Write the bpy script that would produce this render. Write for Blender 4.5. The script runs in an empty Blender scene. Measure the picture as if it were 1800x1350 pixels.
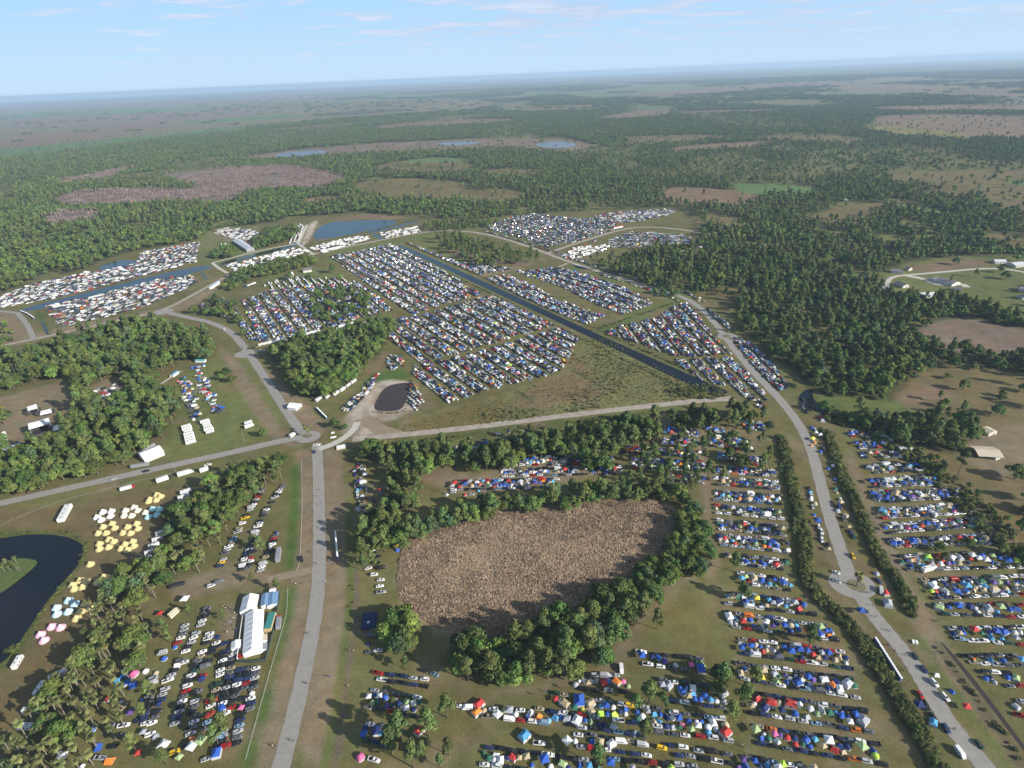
import bpy, math, random
import numpy as np
from mathutils import Matrix, Vector
random.seed(7); RN = np.random.default_rng(7)
R = math.radians
SC = bpy.context.scene
COL = SC.collection

# ------------------------------------------------------------------ camera
CAM_H = 270.0; FPX = 1050.0; HY = 131.0; ROLL = math.atan(79/1800)
PITCH = math.atan((675-HY)*math.cos(ROLL)/FPX)
cr, sr = math.cos(ROLL), math.sin(ROLL); cp, sp = math.cos(PITCH), math.sin(PITCH)
Rv = Vector((1, 0, 0)); Uv = Vector((0, sp, cp)); Fv = Vector((0, cp, -sp))
cx_ = cr*Rv - sr*Uv; cy_ = sr*Rv + cr*Uv; cz_ = -Fv
cd = bpy.data.cameras.new('camera'); cam = bpy.data.objects.new('camera', cd); COL.objects.link(cam)
cam.matrix_world = Matrix(((cx_.x, cy_.x, cz_.x, 0), (cx_.y, cy_.y, cz_.y, 0), (cx_.z, cy_.z, cz_.z, CAM_H), (0, 0, 0, 1)))
cd.sensor_width = 36; cd.lens = FPX/1800*36; cd.clip_start = 1; cd.clip_end = 200000
SC.camera = cam

# ------------------------------------------------------------------ sky, sun, exposure
SUN_EL = R(24.5); SUN_AZ = math.atan2(-0.47, 0.88)      # direction towards the sun in the ground plane (x, y)
sdir = Vector((math.cos(SUN_EL)*math.cos(SUN_AZ), math.cos(SUN_EL)*math.sin(SUN_AZ), math.sin(SUN_EL)))
w = bpy.data.worlds.new('World'); SC.world = w; w.use_nodes = True
nt = w.node_tree; nt.nodes.clear()
def N(nt, t, **k):
    n = nt.nodes.new(t)
    for a, b in k.items(): setattr(n, a, b)
    return n
out = N(nt, 'ShaderNodeOutputWorld'); bg = N(nt, 'ShaderNodeBackground'); sky = N(nt, 'ShaderNodeTexSky')
sky.sky_type = 'NISHITA'; sky.sun_disc = False; sky.sun_elevation = SUN_EL
sky.sun_rotation = math.pi/2 - SUN_AZ; sky.altitude = 100; sky.air_density = 1.0; sky.dust_density = 0.25; sky.ozone_density = 3.0
bg.inputs['Strength'].default_value = 0.064
tc = N(nt, 'ShaderNodeTexCoord'); sep = N(nt, 'ShaderNodeSeparateXYZ'); nt.links.new(tc.outputs['Generated'], sep.inputs[0])
def M_(nt, op, a, b=None, clamp=False):
    n = N(nt, 'ShaderNodeMath', operation=op); n.use_clamp = clamp
    for i, v in enumerate((a, b)):
        if v is None: continue
        if isinstance(v, (int, float)): n.inputs[i].default_value = v
        else: nt.links.new(v, n.inputs[i])
    return n.outputs[0]
zc = M_(nt, 'ADD', M_(nt, 'MAXIMUM', sep.outputs[2], 0.0), 0.03)
px_ = M_(nt, 'DIVIDE', sep.outputs[0], zc); py_ = M_(nt, 'DIVIDE', sep.outputs[1], zc)
comb = N(nt, 'ShaderNodeCombineXYZ'); nt.links.new(px_, comb.inputs[0]); nt.links.new(py_, comb.inputs[1])
n1 = N(nt, 'ShaderNodeTexNoise'); n1.inputs['Scale'].default_value = 0.9; n1.inputs['Detail'].default_value = 8; n1.inputs['Roughness'].default_value = 0.6
nt.links.new(comb.outputs[0], n1.inputs['Vector'])
n2 = N(nt, 'ShaderNodeTexNoise'); n2.inputs['Scale'].default_value = 0.16; n2.inputs['Detail'].default_value = 2
nt.links.new(comb.outputs[0], n2.inputs['Vector'])
# more cloud towards the right of the view (east), as a front of thin cumulus
az = M_(nt, 'MULTIPLY', sep.outputs[0], 0.13)
cl = M_(nt, 'ADD', M_(nt, 'ADD', n1.outputs['Fac'], M_(nt, 'MULTIPLY', n2.outputs['Fac'], 0.50)), az)
cm = N(nt, 'ShaderNodeMapRange'); cm.inputs['From Min'].default_value = 0.725; cm.inputs['From Max'].default_value = 0.83
nt.links.new(cl, cm.inputs['Value'])
fade = N(nt, 'ShaderNodeMapRange'); fade.inputs['From Min'].default_value = 0.012; fade.inputs['From Max'].default_value = 0.06
nt.links.new(sep.outputs[2], fade.inputs['Value'])
cf = M_(nt, 'MULTIPLY', M_(nt, 'MULTIPLY', cm.outputs[0], fade.outputs[0]), 0.85)
cc = N(nt, 'ShaderNodeMapRange'); cc.inputs['From Min'].default_value = 0.45; cc.inputs['From Max'].default_value = 0.75
nt.links.new(n1.outputs['Fac'], cc.inputs['Value'])
ccol = N(nt, 'ShaderNodeMix', data_type='RGBA'); ccol.inputs[6].default_value = (5.6, 6.7, 8.9, 1); ccol.inputs[7].default_value = (8.2, 8.9, 10.4, 1)
nt.links.new(cc.outputs[0], ccol.inputs[0])
mx = N(nt, 'ShaderNodeMix', data_type='RGBA'); 
grd = N(nt, 'ShaderNodeMapRange'); grd.inputs['From Max'].default_value = 0.14; nt.links.new(sep.outputs[2], grd.inputs['Value'])
gcol = N(nt, 'ShaderNodeMix', data_type='RGBA'); gcol.inputs[6].default_value = (6.2, 8.3, 10.6, 1); gcol.inputs[7].default_value = (4.1, 7.4, 11.0, 1); nt.links.new(grd.outputs[0], gcol.inputs[0])
gf = N(nt, 'ShaderNodeMapRange'); gf.inputs['From Min'].default_value = 0.14; gf.inputs['From Max'].default_value = 0.36; gf.inputs['To Min'].default_value = .95; gf.inputs['To Max'].default_value = .05; nt.links.new(sep.outputs[2], gf.inputs['Value'])
blue = N(nt, 'ShaderNodeMix', data_type='RGBA'); nt.links.new(gf.outputs[0], blue.inputs[0]); nt.links.new(sky.outputs[0], blue.inputs[6]); nt.links.new(gcol.outputs[2], blue.inputs[7])
nt.links.new(cf, mx.inputs[0]); nt.links.new(blue.outputs[2], mx.inputs[6]); nt.links.new(ccol.outputs[2], mx.inputs[7])
nt.links.new(mx.outputs[2], bg.inputs['Color']); nt.links.new(bg.outputs[0], out.inputs['Surface'])
sl = bpy.data.lights.new('sun', 'SUN'); sun = bpy.data.objects.new('sun', sl); COL.objects.link(sun)
sl.energy = 5.0; sl.angle = R(0.53); sl.color = (1.0, 0.93, 0.82)
sun.rotation_euler = sdir.to_track_quat('Z', 'Y').to_euler()
SC.view_settings.view_transform = 'Standard'; SC.view_settings.look = 'None'
SC.view_settings.gamma = 1; SC.view_settings.exposure = 0.58; SC.view_settings.use_curve_mapping = False
SC.cycles.use_denoising = True; SC.cycles.max_bounces = 6; SC.cycles.diffuse_bounces = 2; SC.cycles.glossy_bounces = 2
SC.cycles.volume_bounces = 1; SC.cycles.transparent_max_bounces = 4; SC.cycles.caustics_reflective = False

# ------------------------------------------------------------------ where a spot of the photograph lies on the flat ground
def at(x, y):
    u = x-900; v = 675-y
    uu = u*cr+v*sr; vv = -u*sr+v*cr
    dz = -FPX*sp+vv*cp
    t = -CAM_H/dz
    return (uu*t, (FPX*cp+vv*sp)*t)
def P(pts): return np.array([at(x, y) for x, y in pts])
def pix(X, Y, Z=0):
    q = Vector((X, Y, Z-CAM_H)); a = q.dot(cx_); b = q.dot(cy_); c = q.dot(Fv)
    return 900+FPX*a/c, 675-FPX*b/c
def inside(poly, X, Y):
    r = np.zeros(X.shape, bool); n = len(poly)
    for i in range(n):
        x0, y0 = poly[i]; x1, y1 = poly[(i+1) % n]
        if y0 == y1: continue
        c = ((y0 > Y) != (y1 > Y)) & (X < (x1-x0)*(Y-y0)/(y1-y0)+x0)
        r ^= c
    return r
def edge_dist(poly, X, Y, closed=True):
    d = np.full(X.shape, 1e9); n = len(poly)
    for i in range(n if closed else n-1):
        a = poly[i]; b = poly[(i+1) % n]; v = b-a; L = max(v@v, 1e-9)
        t = np.clip(((X-a[0])*v[0]+(Y-a[1])*v[1])/L, 0, 1)
        d = np.minimum(d, np.hypot(X-a[0]-t*v[0], Y-a[1]-t*v[1]))
    return d
def smooth(p, it=3, closed=False):
    p = np.asarray(p, float)
    for _ in range(it):
        if closed:
            q = np.roll(p, -1, 0); p = np.stack([p*.75+q*.25, p*.25+q*.75], 1).reshape(-1, 2)
        else:
            a, b = p[:-1], p[1:]; m = np.stack([a*.75+b*.25, a*.25+b*.75], 1).reshape(-1, 2)
            p = np.vstack([p[:1], m, p[-1:]])
    return p
def vnoise(X, Y, s, seed=0):                          # smooth value noise, -1..1
    x = X/s+seed*17.3; y = Y/s-seed*9.1
    xi = np.floor(x).astype(np.int64); yi = np.floor(y).astype(np.int64); fx = x-xi; fy = y-yi
    fx = fx*fx*(3-2*fx); fy = fy*fy*(3-2*fy)
    def h(a, b):
        n = (a*374761393+b*668265263+seed*1442695) & 0xffffffff
        n = ((n ^ (n >> 13))*1274126177) & 0xffffffff
        return ((n ^ (n >> 16)) & 0xffff)/32767.5-1
    return (h(xi, yi)*(1-fx)+h(xi+1, yi)*fx)*(1-fy)+(h(xi, yi+1)*(1-fx)+h(xi+1, yi+1)*fx)*fy

# ------------------------------------------------------------------ materials
MATS = {}
def mat(name, col=(.5, .5, .5), rough=.8, metal=0., obj_col=False, var=0.0, scale=1.0, attr=None, bump=0., spec=.3, rnd=0.0):
    if name in MATS: return MATS[name]
    m = bpy.data.materials.new(name); m.use_nodes = True; t = m.node_tree
    b = t.nodes['Principled BSDF']; b.inputs['Roughness'].default_value = rough; b.inputs['Metallic'].default_value = metal
    b.inputs['Specular IOR Level'].default_value = spec
    src = None
    if obj_col: src = N(t, 'ShaderNodeObjectInfo').outputs['Color']
    elif attr: src = N(t, 'ShaderNodeAttribute', attribute_name=attr).outputs['Color']
    else:
        rgb = N(t, 'ShaderNodeRGB'); rgb.outputs[0].default_value = (*col, 1); src = rgb.outputs[0]
    if var or bump:
        g = N(t, 'ShaderNodeNewGeometry')
        nz = N(t, 'ShaderNodeTexNoise'); nz.inputs['Scale'].default_value = scale; nz.inputs['Detail'].default_value = 5
        t.links.new(g.outputs['Position'], nz.inputs['Vector'])
    if var:
        mr = N(t, 'ShaderNodeMapRange'); mr.inputs['From Min'].default_value = .3; mr.inputs['From Max'].default_value = .7
        mr.inputs['To Min'].default_value = 1-var; mr.inputs['To Max'].default_value = 1+var
        t.links.new(nz.outputs['Fac'], mr.inputs['Value'])
        vm = N(t, 'ShaderNodeVectorMath', operation='SCALE'); t.links.new(src, vm.inputs[0]); t.links.new(mr.outputs[0], vm.inputs['Scale']); src = vm.outputs[0]
    if rnd:
        oi = N(t, 'ShaderNodeObjectInfo'); mr = N(t, 'ShaderNodeMapRange'); mr.inputs['To Min'].default_value = 1-rnd; mr.inputs['To Max'].default_value = 1+rnd
        t.links.new(oi.outputs['Random'], mr.inputs['Value'])
        vm = N(t, 'ShaderNodeVectorMath', operation='SCALE'); t.links.new(src, vm.inputs[0]); t.links.new(mr.outputs[0], vm.inputs['Scale']); src = vm.outputs[0]
        hs = N(t, 'ShaderNodeHueSaturation'); t.links.new(src, hs.inputs['Color'])
        m2 = N(t, 'ShaderNodeMath', operation='MULTIPLY'); m2.inputs[1].default_value = 7.31; t.links.new(oi.outputs['Random'], m2.inputs[0])
        m3 = N(t, 'ShaderNodeMath', operation='FRACT'); t.links.new(m2.outputs[0], m3.inputs[0])
        m4 = N(t, 'ShaderNodeMapRange'); m4.inputs['To Min'].default_value = .5-rnd*.12; m4.inputs['To Max'].default_value = .5+rnd*.05
        t.links.new(m3.outputs[0], m4.inputs['Value']); t.links.new(m4.outputs[0], hs.inputs['Hue']); src = hs.outputs[0]
    t.links.new(src, b.inputs['Base Color'])
    if bump:
        bp = N(t, 'ShaderNodeBump'); bp.inputs['Strength'].default_value = bump; bp.inputs['Distance'].default_value = .3
        t.links.new(nz.outputs['Fac'], bp.inputs['Height']); t.links.new(bp.outputs[0], b.inputs['Normal'])
    MATS[name] = m
    return m
PAINT = mat('car_paint', obj_col=True, rough=.28, spec=.6)
GLASSM = mat('car_glass', (.012, .014, .018), .08, spec=.8)
TYRE = mat('tyre_rubber', (.02, .02, .02), .85)
RIM = mat('wheel_metal', (.45, .45, .46), .35, .8)
CANVAS = mat('tent_canvas', obj_col=True, rough=.75, var=.06, scale=.8)
WHITE = mat('white_shell', (.66, .66, .64), .45, var=.06, scale=.5)
WCAN = mat('white_canvas', (.82, .82, .8), .7, var=.05, scale=.4)
GREYM = mat('grey_metal', (.33, .34, .35), .45, .3, var=.1, scale=.7)
DARK = mat('dark_metal', (.04, .04, .045), .5)
BARK = mat('bark', (.13, .10, .075), .9, var=.2, scale=2)
BARKP = mat('grey_bark', (.20, .18, .15), .9, var=.2, scale=2)
LEAF = mat('leaf', attr='tint', rough=.75, rnd=.34, spec=.2)
ASPH = mat('asphalt', (.268, .254, .230), .9, var=.09, scale=.35)
GRAVEL = mat('pale_gravel', (.33, .29, .24), .95, var=.18, scale=.15)
CONC = mat('concrete', (.45, .43, .37), .9, var=.12, scale=.3)
SKIN = mat('skin', (.35, .21, .15), .6)
CLOTH = mat('clothing', obj_col=True, rough=.8)

# ------------------------------------------------------------------ mesh helpers
class MB:
    def __init__(s): s.v = []; s.f = []; s.m = []; s.mats = []
    def mi(s, m):
        if m not in s.mats: s.mats.append(m)
        return s.mats.index(m)
    def add(s, vs, fs, m):
        o = len(s.v); s.v += [tuple(v) for v in vs]; k = s.mi(m)
        for f in fs: s.f.append(tuple(i+o for i in f)); s.m.append(k)
    def box(s, c, d, m, rz=0, taper=1.0):
        x, y, z = c; a, b, h = d[0]/2, d[1]/2, d[2]/2; vs = []
        for sz, t in ((-1, 1), (1, taper)):
            for sx, sy in ((-1, -1), (1, -1), (1, 1), (-1, 1)):
                X, Y = sx*a*t, sy*b*t
                vs.append((x+X*math.cos(rz)-Y*math.sin(rz), y+X*math.sin(rz)+Y*math.cos(rz), z+sz*h))
        s.add(vs, [(0, 3, 2, 1), (4, 5, 6, 7), (0, 1, 5, 4), (1, 2, 6, 5), (2, 3, 7, 6), (3, 0, 4, 7)], m)
    def tube(s, a, b, r0, r1, m, n=6, cap=True):
        a, b = Vector(a), Vector(b); d = (b-a).normalized(); u = d.orthogonal().normalized(); v = d.cross(u); vs = []
        for c, r in ((a, r0), (b, r1)):
            for i in range(n):
                t = 2*math.pi*i/n; vs.append(c+u*math.cos(t)*r+v*math.sin(t)*r)
        fs = [(i, (i+1) % n, n+(i+1) % n, n+i) for i in range(n)]
        if cap: fs += [tuple(range(n))[::-1], tuple(range(n, 2*n))]
        s.add(vs, fs, m)
    def loft(s, rings, m, caps=True):
        n = len(rings[0]); vs = [p for r in rings for p in r]; fs = []
        for k in range(len(rings)-1):
            for i in range(n): fs.append((k*n+i, k*n+(i+1) % n, (k+1)*n+(i+1) % n, (k+1)*n+i))
        if caps: fs += [tuple(range(n))[::-1], tuple(range((len(rings)-1)*n, len(rings)*n))]
        s.add(vs, fs, m)
    def mesh(s, name):
        me = bpy.data.meshes.new(name); me.from_pydata(s.v, [], s.f)
        for m in s.mats: me.materials.append(m)
        me.polygons.foreach_set('material_index', s.m); me.update()
        return me
def tag(o, label=None, cat=None, group=None, kind=None):
    if label: o['label'] = label
    if cat: o['category'] = cat
    if group: o['group'] = group
    if kind: o['kind'] = kind
    return o
def link(name, me, loc=(0, 0, 0), rz=0, sc=(1, 1, 1), parent=None, color=None):
    o = bpy.data.objects.new(name, me); COL.objects.link(o)
    o.location = loc; o.rotation_euler = (0, 0, rz); o.scale = sc
    if parent: o.parent = parent
    if color is not None: o.color = (*color, 1)
    return o
def empty(name, loc=(0, 0, 0), rz=0, s=1.0):
    o = bpy.data.objects.new(name, None); COL.objects.link(o); o.location = loc; o.rotation_euler = (0, 0, rz); o.scale = (s, s, s); o.empty_display_size = .5
    return o
def mesh_np(name, V, F, mats, mi=None, colname=None, col=None):
    me = bpy.data.meshes.new(name); k = F.shape[1]
    me.vertices.add(len(V)); me.vertices.foreach_set('co', V.astype(np.float32).ravel())
    me.loops.add(F.size); me.loops.foreach_set('vertex_index', F.astype(np.int32).ravel())
    me.polygons.add(len(F)); me.polygons.foreach_set('loop_start', np.arange(0, F.size, k, dtype=np.int32))
    me.polygons.foreach_set('loop_total', np.full(len(F), k, np.int32))
    for m in mats: me.materials.append(m)
    if mi is not None: me.polygons.foreach_set('material_index', mi.astype(np.int32))
    if col is not None:
        a = me.color_attributes.new(colname, 'FLOAT_COLOR', 'POINT')
        a.data.foreach_set('color', np.hstack([col, np.ones((len(col), 1))]).astype(np.float32).ravel())
    me.update(calc_edges=True)
    return me
SRC = {}
def source(coll, items):                               # items: (name, mesh, colour); kept out of the scene, only instanced by stuff
    c = bpy.data.collections.new(coll)
    for i, (n, me, colr) in enumerate(items):
        o = bpy.data.objects.new('%s_%03d' % (coll, i), me); o.color = (*colr, 1); c.objects.link(o)
    SRC[coll] = c
    return c
def scatter(name, rows, coll, label, cat=None, kind='stuff'):   # rows: x, y, z, rz, sx, sy, sz, index
    A = np.array(rows, float).reshape(-1, 8)
    me = bpy.data.meshes.new(name); me.vertices.add(len(A)); me.vertices.foreach_set('co', A[:, :3].astype(np.float32).ravel())
    for nm, ty, d in (('turn', 'FLOAT_VECTOR', np.stack([A[:, 3]*0, A[:, 3]*0, A[:, 3]], 1)), ('size', 'FLOAT_VECTOR', A[:, 4:7])):
        a = me.attributes.new(nm, ty, 'POINT'); a.data.foreach_set('vector', d.astype(np.float32).ravel())
    a = me.attributes.new('pick', 'INT', 'POINT'); a.data.foreach_set('value', A[:, 7].astype(np.int32))
    o = link(name, me); g = bpy.data.node_groups.new(name, 'GeometryNodeTree')
    g.interface.new_socket('Geometry', in_out='INPUT', socket_type='NodeSocketGeometry'); g.interface.new_socket('Geometry', in_out='OUTPUT', socket_type='NodeSocketGeometry')
    gi = N(g, 'NodeGroupInput'); go = N(g, 'NodeGroupOutput'); mp = N(g, 'GeometryNodeMeshToPoints'); ip = N(g, 'GeometryNodeInstanceOnPoints')
    ci = N(g, 'GeometryNodeCollectionInfo'); ci.inputs['Collection'].default_value = SRC[coll]; ci.inputs['Separate Children'].default_value = True; ci.inputs['Reset Children'].default_value = True
    def na(n, t): q = N(g, 'GeometryNodeInputNamedAttribute', data_type=t); q.inputs['Name'].default_value = n; return q.outputs[0]
    L = g.links.new
    L(gi.outputs[0], mp.inputs[0]); L(mp.outputs[0], ip.inputs['Points']); L(ci.outputs[0], ip.inputs['Instance']); ip.inputs['Pick Instance'].default_value = True
    L(na('pick', 'INT'), ip.inputs['Instance Index']); L(na('turn', 'FLOAT_VECTOR'), ip.inputs['Rotation']); L(na('size', 'FLOAT_VECTOR'), ip.inputs['Scale'])
    L(ip.outputs[0], go.inputs[0])
    md = o.modifiers.new('scatter', 'NODES'); md.node_group = g
    tag(o, label, cat, kind=kind)
    return o
ORD = ['first', 'second', 'third', 'fourth', 'fifth', 'sixth', 'seventh', 'eighth', 'ninth', 'tenth', 'eleventh', 'twelfth']
def ordn(i):
    if i < 12: return ORD[i]
    n = i+1; s = 'th' if 10 < n % 100 < 14 else {1: 'st', 2: 'nd', 3: 'rd'}.get(n % 10, 'th')
    return '%d%s' % (n, s)

#@@TERRAIN
# ------------------------------------------------------------------ ground cover map (real land cover: grass, soil, reed, sand)
GRASS = (.124, .122, .050); DIRT = (.190, .158, .102); GREEN = (.070, .118, .030); REED = (.27, .21, .14); SAND = (.40, .36, .30)
FLOOR = (.065, .075, .032); BROWN = (.180, .135, .088); CYP = (.180, .152, .130); LAWN = (.125, .145, .052); FARG = (.100, .165, .060); YEL = (.19, .17, .06)
PINK = (.175, .140, .105); OLIVE = (.145, .125, .06)
EVENT = [(-250, 560), (0, 516), (56, 496), (150, 474), (168, 462), (205, 450), (242, 440), (350, 422), (380, 400), (440, 397), (530, 382), (640, 372), (740, 385), (850, 385), (1000, 372), (1200, 364), (1245, 395), (1225, 432), (1030, 458),
         (1080, 482), (1180, 512), (1290, 528), (1295, 570), (1345, 620), (1400, 655), (1425, 690), (1440, 722), (1560, 772), (1640, 822), (1720, 900), (1810, 985), (2100, 1200), (2100, 1500), (-400, 1500)]
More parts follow.
